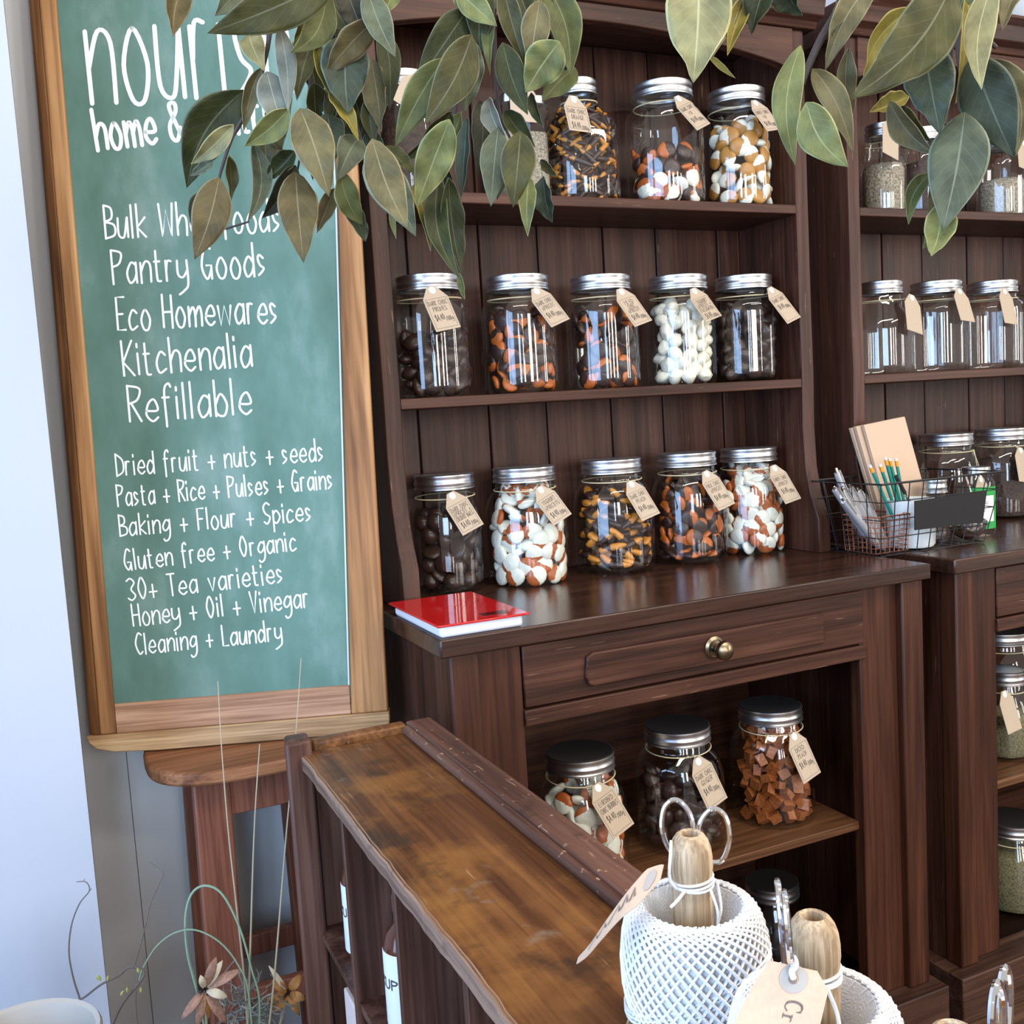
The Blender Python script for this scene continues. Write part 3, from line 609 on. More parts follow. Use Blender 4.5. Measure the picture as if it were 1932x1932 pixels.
for i,(tx,x,ey,bo,kd,fh) in enumerate(RB):
    jar(RBL[i], x,.395,1.287,.0765,.0625,.234,ey,bo,tx,'square',group='jars on the middle shelf')
    fill(x,.395,1.287,.0765,fh,kd,RBP[i],RBP[i].split(' in the ')[0]+'s of jar '+'one two three four five'.split()[i]+' on the middle shelf',i+31)
# top shelf
jar('dark filled lidded jar on the top shelf, half hidden by hanging leaves',.145,.40,1.663,.062,.046,.235,(787,150),(760,190),None,'square',tagy=-.066)
loose('dried_herb',.145,.40,1.663,.062,.17,M_DKHERB,'dark dried leaf filling the half hidden jar on the top shelf')
t = thing('glass_canister','squarish glass canister of pale dried herb on the top shelf behind the leaves','canister',(.385,.41,1.663))
b = MB(); pr=[(.05*math.copysign(min(1,abs(math.cos(a))*1.3),math.cos(a)),.05*math.copysign(min(1,abs(math.sin(a))*1.3),math.sin(a))) for a in [2*math.pi*(i+.5)/32 for i in range(32)]]
b.prism(pr,.0005,.19,2); b.build('glass_body',GLASS,t); MB().prism([(x*.9,y*.9) for x,y in pr],.1905,.21,2).build('lid',LIDM,t,.003)
hb = MB().prism([(x*.93+.385,y*.93+.41) for x,y in pr],1.668,1.80,2).build('dried_herb',M_HERB); hb['kind']='stuff'; tag(hb,'pale dried herb filling the squarish canister on the top shelf','dried herb')
e0 = HIT(985,160,1,.355); b0 = HIT(988,225,1,.355); price_tag(t,e0-Vector((.385,.41,1.663)),b0-e0,Vector((1,0,0)),.07,None)
RC = [('DARK CHOC/ORANGE',.522,.40,.079,.0385,.252,(1082,188),(1094,243),'peel',.185,'narrow'),('DARK CHOC/MIX',.722,.392,.082,.063,.256,(1280,187),(1328,240),'choap',.12,'square'),('WHITE CHOC/MIX',.912,.390,.079,.062,.256,(1425,195),(1462,246),'whitepe',.19,'square')]
RCL = ['narrow necked jar tagged DARK CHOC ORANGE on the top shelf','wide lidded jar half full of mixed fruit, between two others on the top shelf','wide lidded jar packed with white and orange fruit at the top shelf end']
RCP = ['chocolate dipped orange strip in the narrow necked top shelf jar','dipped apricot in the half full jar on the top shelf','white dipped amber peach in the jar at the top shelf end']
for i,(tx,x,y,r,lr,H,ey,bo,kd,fh,sh) in enumerate(RC):
    jar(RCL[i],x,y,1.663,r,lr,H,ey,bo,tx,sh,group='jars on the top shelf')
    fill(x,y,1.663,r,fh,kd,RCP[i],RCP[i].split(' in the ')[0]+'s of jar '+'three four five'.split()[i]+' on the top shelf',i+61)
fill(.722,.392,1.663,.082,.06,'yogap','white dipped apricot at the bottom of the half full jar on the top shelf','white apricots in the half full jar',70)
# cupboard shelf
RD = [('ENROBED/CHOC BERRIES',.318,.160,.084,.065,.227,(1128,1487),(1180,1572),'yogap',.165),('DARK CHOC/GINGER',.540,.165,.088,.064,.236,(1317,1437),(1355,1518),'prune',.13),('DICED/PEACH',.768,.165,.086,.064,.236,(1498,1390),(1535,1473),'cube',.19)]
RDL = ['lidded jar of white coated fruit on the cupboard shelf, behind the crate rail','lidded dark jar tagged DARK CHOC GINGER on the cupboard shelf, behind the scissors','lidded jar of orange brown fruit cubes on the cupboard shelf']
RDP = ['white coated fruit piece in the cupboard jar behind the crate rail','dark chocolate ginger piece in the jar behind the scissors','orange brown fruit cube in the jar on the cupboard shelf']
for i,(tx,x,y,r,lr,H,ey,bo,kd,fh) in enumerate(RD):
    jar(RDL[i],x,y,.386,r,lr,H,ey,bo,tx,'round',group='jars in the cupboard')
    fill(x,y,.386,r,fh,kd,RDP[i],RDP[i].split(' in the ')[0]+'s in the cupboard',i+81)
jar('empty dark glass jar standing on the cupboard floor, behind the twine balls',.80,.22,.012,.068,.056,.20,None,None,None,'round')
# second dresser
D2 = [(1.345,1.663,.055,.040,.215,(1680,232),(1680,295),M_HERB,.12,'narrow','tagged narrow jar of pale herb on the second dresser top shelf, nearest its upright'),
      (1.475,1.663,.060,.05,.21,None,None,M_DKHERB,.13,'square','dark filled jar behind hanging leaves on the second dresser top shelf'),
      (1.745,1.663,.062,.05,.21,None,None,M_HERB,.10,'square','bright jar past the hanging leaf on the second dresser top shelf'),
      (1.90,1.663,.062,.05,.21,(1930,270),(1935,320),M_HERB,.10,'square','jar at the frame edge on the second dresser top shelf'),
      (1.325,1.287,.074,.052,.222,(1720,562),(1727,630),None,0,'narrow','empty narrow topped jar beside the upright on the second dresser middle shelf'),
      (1.510,1.287,.076,.060,.222,(1810,550),(1826,606),None,0,'square','empty jar second from the upright on the second dresser middle shelf'),
      (1.705,1.287,.076,.060,.222,(1895,550),(1908,611),None,0,'square','empty jar third from the upright on the second dresser middle shelf'),
      (1.895,1.287,.076,.060,.222,None,None,None,0,'square','empty jar cut by the frame edge on the second dresser middle shelf'),
      (1.545,.9,.082,.064,.232,(1850,905),(1860,960),None,0,'round','clear lidded jar on the second counter, straight behind the wire basket'),
      (1.745,.9,.082,.064,.234,(1925,850),(1935,910),M_DKHERB,.15,'round','dark lidded jar on the second counter, past the wire basket'),
      (1.93,.9,.082,.064,.234,None,None,M_DKHERB,.15,'round','dark lidded jar on the second counter cut by the frame edge')]
for (x,z,r,lr,H,ey,bo,mm,fh,sh,lb) in D2:
    y = .40 if z > 1 else .41
    jar(lb,x,y,z,r,lr,H,ey,bo,None,sh,group='jars on the second dresser')
    if mm: loose('dried_herb',x,y,z,r,fh,mm,('pale' if mm is M_HERB else 'dark')+' dried contents of the '+lb.replace('tagged ','').replace(' of pale herb','').replace('dark filled ','').replace('dark lidded ',''))
jar('tagged jar of green herb on the second cupboard shelf, behind its corner post',1.432,.15,.386,.060,.045,.205,(1895,1310),(1915,1380),None,'narrow')
loose('dried_herb',1.432,.15,.386,.060,.105,M_GREENHERB,'green dried herb in the tagged jar on the second cupboard shelf')
jar('large lidded jar in shade at the back of the second cupboard shelf',1.60,.30,.386,.085,.07,.25,None,None,'','round')
jar('wide lidded jar of herb on the second cupboard floor',1.455,.155,.012,.078,.066,.215,None,None,'','round')
loose('dried_herb',1.455,.155,.012,.078,.14,M_GREENHERB,'green brown herb in the jar on the second cupboard floor')

# ------------------------------------------------------------------ red kitchen scale
ks = thing('kitchen_scale','red glass topped kitchen scale with white body on the counter corner','scale',(.078,.126,.9))
MB().box(-.073,.073,-.118,.118,0.0,.0195).build('body', WHITEP, ks, .006)
pl_ = MB().box(-.081,.081,-.128,.128,.0196,.0235).build('glass_plate', RED, ks, .0018)
MB().box(.008,.055,-.105,-.080,.02352,.0238).build('display', plain('dark_display',(.10,.008,.008),.1), pl_)

# ------------------------------------------------------------------ basket and stationery
bx0,bx1,by0,by1 = 1.03,1.33,.115,.275; tx0,tx1,ty0,ty1 = 1.005,1.36,.085,.300; zb,zt = .9035,1.058
wb = thing('wire_basket','black wire basket of stationery bridging the two dresser counters','basket',(0,0,0))
def corner(i, k):
    q = ((bx0,by0),(bx1,by0),(bx1,by1),(bx0,by1))[i%4]; p = ((tx0,ty0),(tx1,ty0),(tx1,ty1),(tx0,ty1))[i%4]
    return Vector((q[0]+(p[0]-q[0])*k, q[1]+(p[1]-q[1])*k, zb+(zt-zb)*k))
m = MB()
for i in range(4):
    nn = 9 if i%2 == 0 else 5
    for j in range(nn):
        s = j/nn; m.tube([corner(i,0).lerp(corner(i+1,0),s), corner(i,1).lerp(corner(i+1,1),s)], .0012, 5)
for k in (0,.25,.5,.75): m.tube([corner(i,k) for i in range(4)], .0012, 5, True)
for j in range(1,9): s=j/9; m.tube([corner(0,0).lerp(corner(1,0),s), corner(3,0).lerp(corner(2,0),s)], .0012, 5)
m.build('wire_mesh', BWIRE, wb); MB().tube([corner(i,1) for i in range(4)], .0026, 6, True).build('rim', BWIRE, wb)
A,B,C_,D_ = HIT(1722,945,1,.098),HIT(1858,925,1,.098),HIT(1850,985,1,.104),HIT(1722,1000,1,.104)
lb = MB(); q = [A,B,C_,D_]; off = Vector((0,-.004,0)); lb.add([p+Vector((0,-.006,0)) for p in q]+[p+off for p in q],[(3,2,1,0),(4,5,6,7)]+[(i,(i+1)%4,(i+1)%4+4,i+4) for i in range(4)])
lb.build('chalk_label', BLACK, wb, smooth=False)
cw = thing('copper_basket','small copper wire basket holding silver pens inside the black basket','basket',(1.085,.185,.905))
m = MB()
for i in range(4):
    q = [(-.045,-.045),(.045,-.045),(.045,.045),(-.045,.045)]; a = Vector((*q[i],0)); b = Vector((*q[(i+1)%4],0))
    for j in range(7): p = a.lerp(b,j/7); m.tube([p, p*1.08+Vector((0,0,.078))], .001, 5)
for k in range(8): m.tube([(x*(1+.08*k/7),y*(1+.08*k/7),.078*k/7) for x,y in q], .0011 if k<7 else .002, 5, True)
m.build('wire_mesh', COPPER, cw)
pen_ends = [((1551,890),(1660,1035)),((1562,902),(1640,1020)),((1575,895),(1650,1030)),((1588,885),(1655,1032)),((1600,882),(1668,1040)),((1607,887),(1680,1045)),((1585,905),(1625,1012))]
for i,(a,b) in enumerate(pen_ends):
    A = HIT(*a,1,.15+.012*i); B = HIT(*b,1,.165+.008*i); d = (B-A).normalized(); A = B-d*.155
    pn = thing('metal_pen','bright silver pen leaning in the small copper basket','pen',group='silver pens in the copper basket')
    MB().tube([A,A+d*.012,A+d*.13,A+d*.148,A+d*.155],[.0080,.0086,.0086,.006,.0018],10).build('barrel',SILVER,pn)
    MB().tube([A-d*.006+Vector((0,-.0098,0)),A+d*.04+Vector((0,-.0098,0))],[.0016,.0012],6).build('clip',CHROME,pn); MB().tube([A-d*.010,A],[.003,.004],8).build('cap_end',CHROME,pn)
for i in range(3):
    zz = .9055; top = HIT(1606+9*i+(0 if i<2 else 6),808-3*i,1,.282-.012*i); W_ = Vector((.122,0,.012)); dn = (Vector((top.x+.055,.243-.009*i,zz))-top)
    nb = MB(); q = [top, top+W_, top+W_+dn, top+dn]; th = Vector((0,.008,0)); nb.add(q+[p+th for p in q],[(3,2,1,0),(4,5,6,7)]+[(j,(j+1)%4,(j+1)%4+4,j+4) for j in range(4)])
    mnz = min(p[2] for p in nb.v); nb.v = [(x,y,z+max(0,zz-mnz)) for x,y,z in nb.v]
    tag(nb.build('kraft_notebook', KRAFT2, smooth=False), ['rearmost plain kraft notebook standing in the wire basket','middle plain kraft notebook of three in the wire basket','front plain kraft notebook leaning in the wire basket'][i],'notebook','kraft notebooks in the wire basket')
cp = thing('white_cup','white cup holding green pencils in the wire basket','cup',(1.180,.178,.905))
MB().lathe([(.001,.0),(.046,.0),(.05,.006),(.054,.10),(.053,.104),(.049,.102),(.046,.01),(.001,.008)],36).build('cup_body',WHITEC,cp)
for i,(a,b) in enumerate([((1641,878),(1722,990)),((1660,876),(1728,990)),((1670,863),(1735,990)),((1678,865),(1740,990)),((1690,865),(1745,990))]):
    A = HIT(*a,1,.175+.008*i); B = Vector((1.180+.012*(i-2),.18+.006*i,.925)); d = (B-A).normalized()
    pc = thing('pencil','green pencil with yellow ferrule and white eraser in the white cup','pencil',group='green pencils in the white cup')
    MB().tube([A+d*.018,B],.0036,6).build('shaft',PENCIL,pc); MB().tube([A+d*.005,A+d*.018],.0039,8).build('ferrule',FERR,pc); MB().tube([A,A+d*.005],.0034,8).build('eraser',WHITEP,pc)
A = HIT(1690,898,1,.15); B = Vector((1.212,.165,.93)); d=(B-A).normalized()
bp_ = thing('ballpoint_pen','black and clear ballpoint pen in front of the green pencils','pen'); MB().tube([A,A+d*.05],.0042,8).build('cap',DARKM,bp_); MB().tube([A+d*.05,B],.0036,8).build('barrel',CHROME,bp_)
jar('small clear glass tumbler jar in the wire basket, behind the black label',1.268,.193,.905,.029,.027,.14,None,None,None,'square')
ld = thing('steel_ladle','round polished steel ladle bowl in the wire basket under the black label','ladle',(1.330,.158,.905))
MB().lathe([(.001,.0),(.018,.003),(.033,.014),(.040,.032),(.041,.044),(.039,.044),(.037,.030),(.03,.016),(.001,.004)],36).build('bowl',CHROME,ld); MB().tube([(.038,.01,.04),(.05,.03,.09),(.052,.05,.14)],[.004,.003,.003],8).build('handle',CHROME,ld)
gj = thing('labelled_bottle','clear jar with a green and white label at the end of the wire basket','bottle',(1.425,.215,.9))
MB().lathe([(.001,.004),(.036,.0005),(.040,.006),(.040,.125),(.030,.14),(.028,.15)],36).build('glass_body',GLASS,gj); MB().lathe([(.029,.146),(.031,.146),(.031,.160),(.001,.161)],30).build('lid',LIDM,gj)
def wrap(r,a0,a1,z0,z1): 
    m = MB(); k=14; m.add([(r*math.cos(a0+(a1-a0)*i/k),r*math.sin(a0+(a1-a0)*i/k),z) for z in (z0,z1) for i in range(k+1)],[(i,i+1,i+k+2,i+k+1) for i in range(k)]); return m
lbn = wrap(.0405,-2.9,-.9,.018,.115).build('label',LGREEN,gj); wrap(.0408,-2.75,-1.35,.035,.095).build('label_panel',WHITEP,lbn)
cr = MB()
for k in range(3):
    for q in range(2): cr.add(wrap(.0410,-2.4,-1.8-.15*k,.080-.017*k-.004*q,.0815-.017*k-.004*q).v, wrap(.041,-2.4,-1.7,.1,.101).f)
cr.build('small_print',INKG,lbn)

# white boxes on the dresser tops
for i,(x,wd_,lb_) in enumerate([(1.19,.085,'white box standing on the dresser tops, nearest the hanging leaf'),(1.285,.05,'narrow bluish white box on the dresser tops beside the first box')]):
    bx = thing('white_box',lb_,'box',(x,.34,2.10)); MB().box(-wd_/2,wd_/2,-.05,.05,0,.16).build('box_body',WHITEP,bx,.003); MB().box(-wd_/2-.003,wd_/2+.003,-.053,.053,.16,.18).build('lid',WHITEC,bx,.003)
bs = thing('ceramic_bowl','pale bowl on the second dresser top at the frame edge','bowl',(1.78,.36,2.10)); MB().lathe([(.001,.0),(.05,.0),(.09,.04),(.11,.09),(.107,.09),(.085,.042),(.001,.008)],36).build('bowl_body',WHITEC,bs)

# ------------------------------------------------------------------ pigeonhole crate
cx0,cx1,cy0,cy1,cz = -.255,-.058,-1.30,-.10,.80
ct = thing('pigeonhole_crate','worn dark wooden pigeonhole crate in front of the dresser, carrying the twine','crate',(0,0,0))
tp = MB(); npt = 60; rn = random.Random(3); ed = [cy0+(cy1-.012-cy0)*i/npt for i in range(npt+1)]
left = [(cx0+rn.uniform(-.0008,.0016)+.0005*math.sin(i*.7),y) for i,y in enumerate(ed)]
tp.prism(left+[(cx1-.04,cy1-.012),(cx1-.04,cy0)], cz-.02, cz, 2); tp.build('top_board', W_CRATE, ct, .002)
LIP = wood('worn_crate_lip', (.15,.085,.056),(.26,.155,.108),(.38,.25,.175), 1, bump=.5, blotch=[((.12,.07,.05),22,.58,.68)])
lp = MB(); lp.v = []
for i,(x_,y_) in enumerate(left): lp.v += [(x_-.0012,y_,cz-.0195),(x_-.0012,y_,cz-.0012),(x_+.0035,y_,cz+.0004),(x_+.004,y_,cz-.0195)]
for i in range(npt): lp.f += [(4*i+k,4*i+4+k,4*i+4+(k+1)%4,4*i+(k+1)%4)[::-1] for k in range(4)]
lp.build('worn_front_lip', LIP, ct)
MB().box(-.0975,cx1,cy0,cy1,cz-.03,cz+.014).build('back_rail',W_CRY,ct,.004)
MB().tube([(-.101,-.815,cz+.006),(-.101,cy1-.02,cz+.006)],.007,10).build('quarter_moulding',W_CRY,ct)
MB().box(-.235,-.0976,cy1-.011,cy1+.012,cz-.03,cz+.012).build('end_rail',W_CRATE,ct,.004)
MB().prism([(-.277,-.128),(-.240,-.128),(-.238,-.088),(-.270,-.086)],ZF,cz+.022,2).build('corner_post',W_CRZ,ct,.005)
MB().box(-.272,-.236,cy0,cy0+.036,ZF,cz+.022).build('corner_post',W_CRZ,ct,.005)
MB().box(-.236,cx1,cy1-.01,cy1+.006,ZF,cz-.03).build('end_panel',W_CRZ,ct)
MB().box(cx1-.012,cx1,cy0,cy1-.01,ZF,cz-.03).build('back_panel',W_CRZ,ct)
for y in (-.312,-.515,-.712,-.91,-1.1): MB().box(-.252,cx1-.012,y-.005,y+.005,ZF+.02,cz-.02).build('divider',W_CRZ,ct,.001)
for z in (.545,.30,.06):
    MB().box(-.248,cx1-.012,cy0,cy1-.012,z-.01,z).build('shelf',W_CRZ,ct,.001)
# syrup bottles
def bottle(x,y,z,label,rot):
    t = thing('syrup_bottle',label,'bottle',(x,y,z),rot,'white labelled syrup bottles in the crate')
    MB().lathe([(.001,0),(.027,0),(.029,.004),(.029,.10),(.024,.117),(.014,.128),(.0125,.150),(.001,.150)],32).build('bottle_body',SYRUPG,t)
    MB().lathe([(.0145,.142),(.015,.143),(.015,.163),(.001,.164)],24).build('cap',plain('brown_cap',(.12,.045,.03),.4),t)
    lab = MB(); lab.lathe([(.0293,.008),(.0295,.010),(.0295,.098),(.0242,.1155)],32); lo = lab.build('label',WHITEC,t)
    m = MB(); write(m,'SYRUP',(-.034,.058),(.022,.058),.0115,.0019,lambda x_,y_: (.0298*math.sin(x_/.0298),-.0298*math.cos(x_/.0298),y_),.05); m.build('lettering',INK,lo,smooth=False)
bottle(-.204,-.205,.545,'white labelled syrup bottle in the first pigeonhole, beside the crate corner post',-1.5)
bottle(-.205,-.395,.545,'white labelled syrup bottle in the second pigeonhole of the crate',-1.5)
jg = thing('brown_jug','glossy brown glazed jug in the third pigeonhole of the crate','jug',(-.207,-.662,.545))
MB().lathe([(.001,0),(.034,0),(.045,.02),(.048,.05),(.042,.085),(.036,.105),(.040,.122),(.037,.122),(.033,.106),(.039,.085),(.043,.05),(.03,.01),(.001,.008)],36).build('jug_body',JUGM,jg)
MB().tube(smooth_path([(.04,0,.11),(.07,0,.105),(.078,0,.07),(.045,0,.035)],6),.006,8).build('handle',JUGM,jg)
tag(MB().box(-.250,-.195,-.300,-.245,.30,.527).build('pale_box',plain('pale_pink_card',(.62,.50,.45),.8),None,.002),'pale pink card box on the lower pigeonhole shelf of the crate','box')
# ------------------------------------------------------------------ twine holders
def twine_holder(x, y, labels, rot):
    z = cz
    h = thing('twine_holder',labels[0],'twine holder',(x,y,z),rot,'wooden twine holders on the crate')
    MB().lathe([(.001,0),(.050,0),(.0515,.003),(.0515,.009),(.049,.012),(.001,.012)],48).build('base',W_DOWEL,h)
    MB().lathe([(.0139,.0121),(.0139,.110),(.0137,.1115),(.0141,.113),(.0140,.1165),(.0128,.1195),(.0138,.1235),(.0148,.131),(.0147,.138),(.0139,.1445),(.0122,.1495),(.0098,.1530),(.0075,.1545),(.0058,.1535),(.0052,.150),(.005,.135),(.001,.134)],36).build('dowel',W_DOWEL,h)
    s = MB()
    for k in range(3): s.tube([(math.cos(a)*.0143,math.sin(a)*.0143,.1195+.0018*k+.0015*math.sin(a+k)) for a in [2*math.pi*i/24 for i in range(24)]],.0011,5,True)
    return h, s
PROF = [(.034,.104),(.040,.103),(.0445,.098),(.0485,.085),(.0505,.066),(.050,.047),(.0465,.030),(.040,.018),(.031,.0125)]
def prof_at(s):
    q = s*(len(PROF)-1); i = min(int(q),len(PROF)-2); t = q-i; return (PROF[i][0]+(PROF[i+1][0]-PROF[i][0])*t, PROF[i][1]+(PROF[i+1][1]-PROF[i][1])*t)
def twine_ball(x, y, label, seed):
    rn = random.Random(seed); t = thing('twine_ball',label,'twine ball',(x,y,cz),0,'balls of white twine on their holders')
    inn = MB(); inn.lathe([(.0165,.013),(.0175,.03),(.020,.06),(.026,.088),(.033,.1025)]+[(r-.0012,z-.0005) for r,z in PROF[1:]]+[(.0165,.013)],48); inn.build('winding_core',TWINEIN,t)
    m = MB(); n = 42
    for fam,(dl,off,cnt) in enumerate(((2.5,.0010,n),(-2.3,.0002,n))):
        for i in range(cnt):
            a0 = 2*math.pi*i/cnt+rn.uniform(-.02,.02); pts = []
            for k in range(19):
                s = k/18; r,z = prof_at(s); a = a0+dl*s; pts.append(((r+off)*math.cos(a),(r+off)*math.sin(a),z))
            m.tube(pts,.00115,5)
    for i in range(22):
        a0 = 2*math.pi*i/22+.1; m.tube([((.0335-.017*k/6)*math.cos(a0+.9*k/6),(.0335-.017*k/6)*math.sin(a0+.9*k/6),.103-.085*(k/6)**1.4) for k in range(7)],.0009,4)
    for k in range(3):
        m.tube([(.0518*math.cos(a)*(1-.06*abs(math.sin(a+1))),.0518*math.sin(a)*(1-.06*abs(math.sin(a+1))),.05+.0018*k+.024*math.sin(a+2.2+.1*k)) for a in [2*math.pi*i/40 for i in range(40)]],.001,5,True)
    m.build('strands',TWINE,t)
def scissors(x, y, z, rz, label, tilt=0):
    t = thing('thread_scissors',label,'scissors',(x,y,z),rz,'chrome scissors in the twine holders')
    t.rotation_euler = (tilt,0,rz)
    for sx,dz in ((-1,.003),(1,-.004)):
        pts = smooth_path([(sx*.002,0,-.012),(sx*.003,0,.006),(sx*.012,0,.017),(sx*.021,0,.012),(sx*.0235,0,-.004),(sx*.018,0,-.019),(sx*.009,0,-.020)],7,True)
        MB().tube([p+Vector((0,sx*.0015,dz)) for p in pts],.0019,8,True).build('handle_loop',CHROME,t)
        MB().tube([(sx*.002,sx*.0015,-.010+dz),(sx*.0015,sx*.0012,-.04),(-sx*.001,sx*.001,-.078)],[.002,.0022,.0006],6).build('blade',CHROME,t)
HL = [(-.1505,-.908),(-.1555,-1.037),(-.171,-1.150)]
hlab = ['pale wooden twine holder on the crate, farthest of three, loops of scissors behind','pale wooden twine holder on the crate, middle of three, with big kraft tag','pale wooden twine holder on the crate, nearest, mostly cut by the frame']
blab = ['white twine ball on the farthest wooden holder, fully in view','white twine ball on the middle wooden holder, partly behind the kraft tag','white twine ball on the nearest wooden holder, below the frame']
for i,(x,y) in enumerate(HL):
    h,s = twine_holder(x,y,[hlab[i]],.5*i)
    if i == 0:
        s.tube(smooth_path([(-.0155,-.004,.120),(-.022,-.006,.130),(-.019,-.004,.146),(-.013,.004,.150)],5),.0011,5); s.tube(smooth_path([(.004,-.016,.119),(.0075,-.018,.104),(.006,-.019,.092)],5),.001,5); s.tube(smooth_path([(.0145,-.009,.119),(.012,-.016,.104),(.006,-.019,.092),(.0,-.030,.082)],5),.001,5); s.tube(smooth_path([(-.013,-.01,.120),(-.02,-.012,.1165),(-.026,-.012,.113)],5),.0011,5)
    else: s.tube(smooth_path([(-.012,-.012,.119),(-.016,-.018,.110),(-.018,-.02,.102)],5),.0012,5)
    s.build('string_tie',TWINE,h); twine_ball(x,y,blab[i],i)
vd = Vector((.55,.835,0))
p = PX(1312,1562,.715); scissors(p.x,p.y,p.z,math.atan2(-.55,.835),'chrome scissor loops standing up behind the farthest dowel',-.12)
p = PX(1478,1722,.555); scissors(p.x,p.y,p.z-.002,math.atan2(.80,.60)+.0,'chrome scissors seen edge on, in front of the middle dowel',-.05)
p = PX(1888,1905,.47); scissors(p.x,p.y,p.z,math.atan2(.45,.9),'chrome scissors beside the nearest dowel at the bottom edge',0)
# curled tag on the first holder
t1 = thing('kraft_tag','curled kraft tag tied to the farthest twine holder, hanging over the crate','tag',(0,0,0))
cl = [(1250,1645,.672),(1215,1672,.668),(1178,1708,.664),(1140,1755,.665),(1112,1792,.672),(1090,1813,.682)]
cl = smooth_path([PX(*q) for q in cl],5); m = MB(); n = len(cl); vdir = (R@Vector((.30,-.55,.75))).normalized()
wds = [.009+.013*min(1,i/5) if i < 6 else .022-.018*((i-6)/(n-7))**.8 for i in range(n)]
vs = []
for i,c in enumerate(cl): vs += [c-vdir*wds[i]*.62, c+vdir*wds[i]*.62]
nrm = (R@Vector((-.6,-.6,-.5))).normalized()*.0006
vs2 = [v+nrm for v in vs]; F = [(2*i,2*i+1,2*i+3,2*i+2) for i in range(n-1)]
m.add(vs+vs2, F+[tuple(j+2*n for j in f[::-1]) for f in F]+[(2*i,2*i+2,2*i+2+2*n,2*i+2*n) for i in range(n-1)]+[(2*i+1,2*i+1+2*n,2*i+3+2*n,2*i+3) for i in range(n-1)])
tgo = m.build('card',KRAFT2,t1)
m = MB()
def ontag(x_, y_):
    q = max(0,min(n-1.001,x_*(n-1))); i = int(q); c = cl[i].lerp(cl[i+1],q-i); return c+vdir*wds[i]*1.24*y_+nrm*2.2
for k,(a,b,yy) in enumerate([(.28,.33,.0),(.36,.42,.05),(.44,.55,.05),(.58,.66,.1),(.68,.80,.1)]):
    ribbon(m,[(a,yy-.1),(a+.02,yy+.22),(b,yy-.12)],.02,ontag)
m.build('lettering',INKG,tgo,smooth=False)
m = MB(); k = 18; m.add([ontag(.13+.055*math.cos(2*math.pi*i/k),.36*math.sin(2*math.pi*i/k)) for i in range(k)],[tuple(range(k))]); m.build('eyelet',EYEG,tgo,smooth=False)
# big tag on the middle holder
dT = .545
def bt(px,py,d=0): return PX(px,py,dT-d+ (py-1850)*-.00012)
t2 = thing('kraft_tag','large pale kraft tag printed with letters, tied to the middle twine holder','tag',(0,0,0))
out = [(1452,1812),(1542,1832),(1563,1868),(1520,2050),(1345,2010),(1421,1858)]
m = MB(); n=6; m.add([bt(*p) for p in out]+[bt(*p,d=.0008) for p in out],[tuple(range(n))[::-1],tuple(range(n,2*n))]+[(i,(i+1)%n,(i+1)%n+n,i+n) for i in range(n)])
tg2 = m.build('card',KRAFT2,t2,smooth=False)
def ring(mb,cx_,cy_,r0,r1,d,k=28):
    mb.add([bt(cx_+r*math.cos(2*math.pi*i/k),cy_+r*math.sin(2*math.pi*i/k),d) for r in (r0,r1) for i in range(k)],[(i,(i+1)%k,(i+1)%k+k,i+k) for i in range(k)])
m = MB(); ring(m,1497,1847,10,27,.0012); m.build('eyelet',EYEG,tg2,smooth=False)
m = MB(); m.add([bt(1494+10*math.cos(2*math.pi*i/20),1858-10+10*math.sin(2*math.pi*i/20),.0011) for i in range(20)],[tuple(range(20))]); m.build('painted_punch_hole',plain('painted_hole_shade',(.24,.18,.13),.9),tg2,smooth=False)  # card is uncut: brown disc paints the shade seen through the hole
def axp(x_,y_): # reading direction runs down the tag
    return bt(1496-(x_*6)-y_*-24+0, 1889+x_*25+y_*5.5, .0013)
m = MB(); cpts = [(p.x,p.y) for p in smooth_path([(.72,.62,0),(.55,.82,0),(.18,.72,0),(.02,.2,0),(.15,-.35,0),(.5,-.5,0),(.78,-.28,0)],6)]
ribbon(m,cpts,.10,axp); ribbon(m,cpts[8:26],.17,axp); ribbon(m,[(.72,.80),(.74,.46)],.07,axp)
for stx in (1.15,): ribbon(m,[(stx,.2),(stx,-.5)],.15,axp); ribbon(m,[(stx-.15,.2),(stx,.2)],.07,axp); ribbon(m,[(stx-.15,-.5),(stx+.2,-.5)],.07,axp); ribbon(m,[(stx,.0),(stx+.2,.2),(stx+.36,.14)],.1,axp)
m.build('lettering',INKG,tg2,smooth=False)
m = MB(); m.tube(smooth_path([bt(1497,1846,.002),bt(1494,1832,.004),bt(1502,1820,.003),bt(1497,1806,0)],6),.0017,6); m.build('string',TWINE,t2)

# ------------------------------------------------------------------ plants at the lower left
bn = thing('plant_bench','low wooden bench below the frame carrying the pot and planter','bench',(-.56,-.17,ZF))
MB().box(-.33,.27,-.2,.19,.365,.39).build('bench_top',W_BENCH,bn,.003)
for sx in (-.30,.24):
    for sy in (-.17,.16): MB().box(sx-.02,sx+.02,sy-.02,sy+.02,0,.365).build('leg',W_BENCH,bn,.002)
pot = thing('ceramic_pot','round grey cream ceramic pot at the bottom corner against the white wall','pot',(-.622,-.235,.30))
MB().lathe([(.001,.0),(.055,.0),(.068,.02),(.082,.16),(.087,.258),(.0875,.266),(.085,.270),(.080,.267),(.076,.25),(.07,.23),(.001,.228)],48).build('pot_body',CREAM,pot); MB().lathe([(.001,.231),(.0715,.231),(.0715,.2285)],32).build('soil',SOIL,pot)
pn_ = thing('wooden_planter','low planter below the frame holding the dried arrangement','planter',(-.40,-.04,.30))
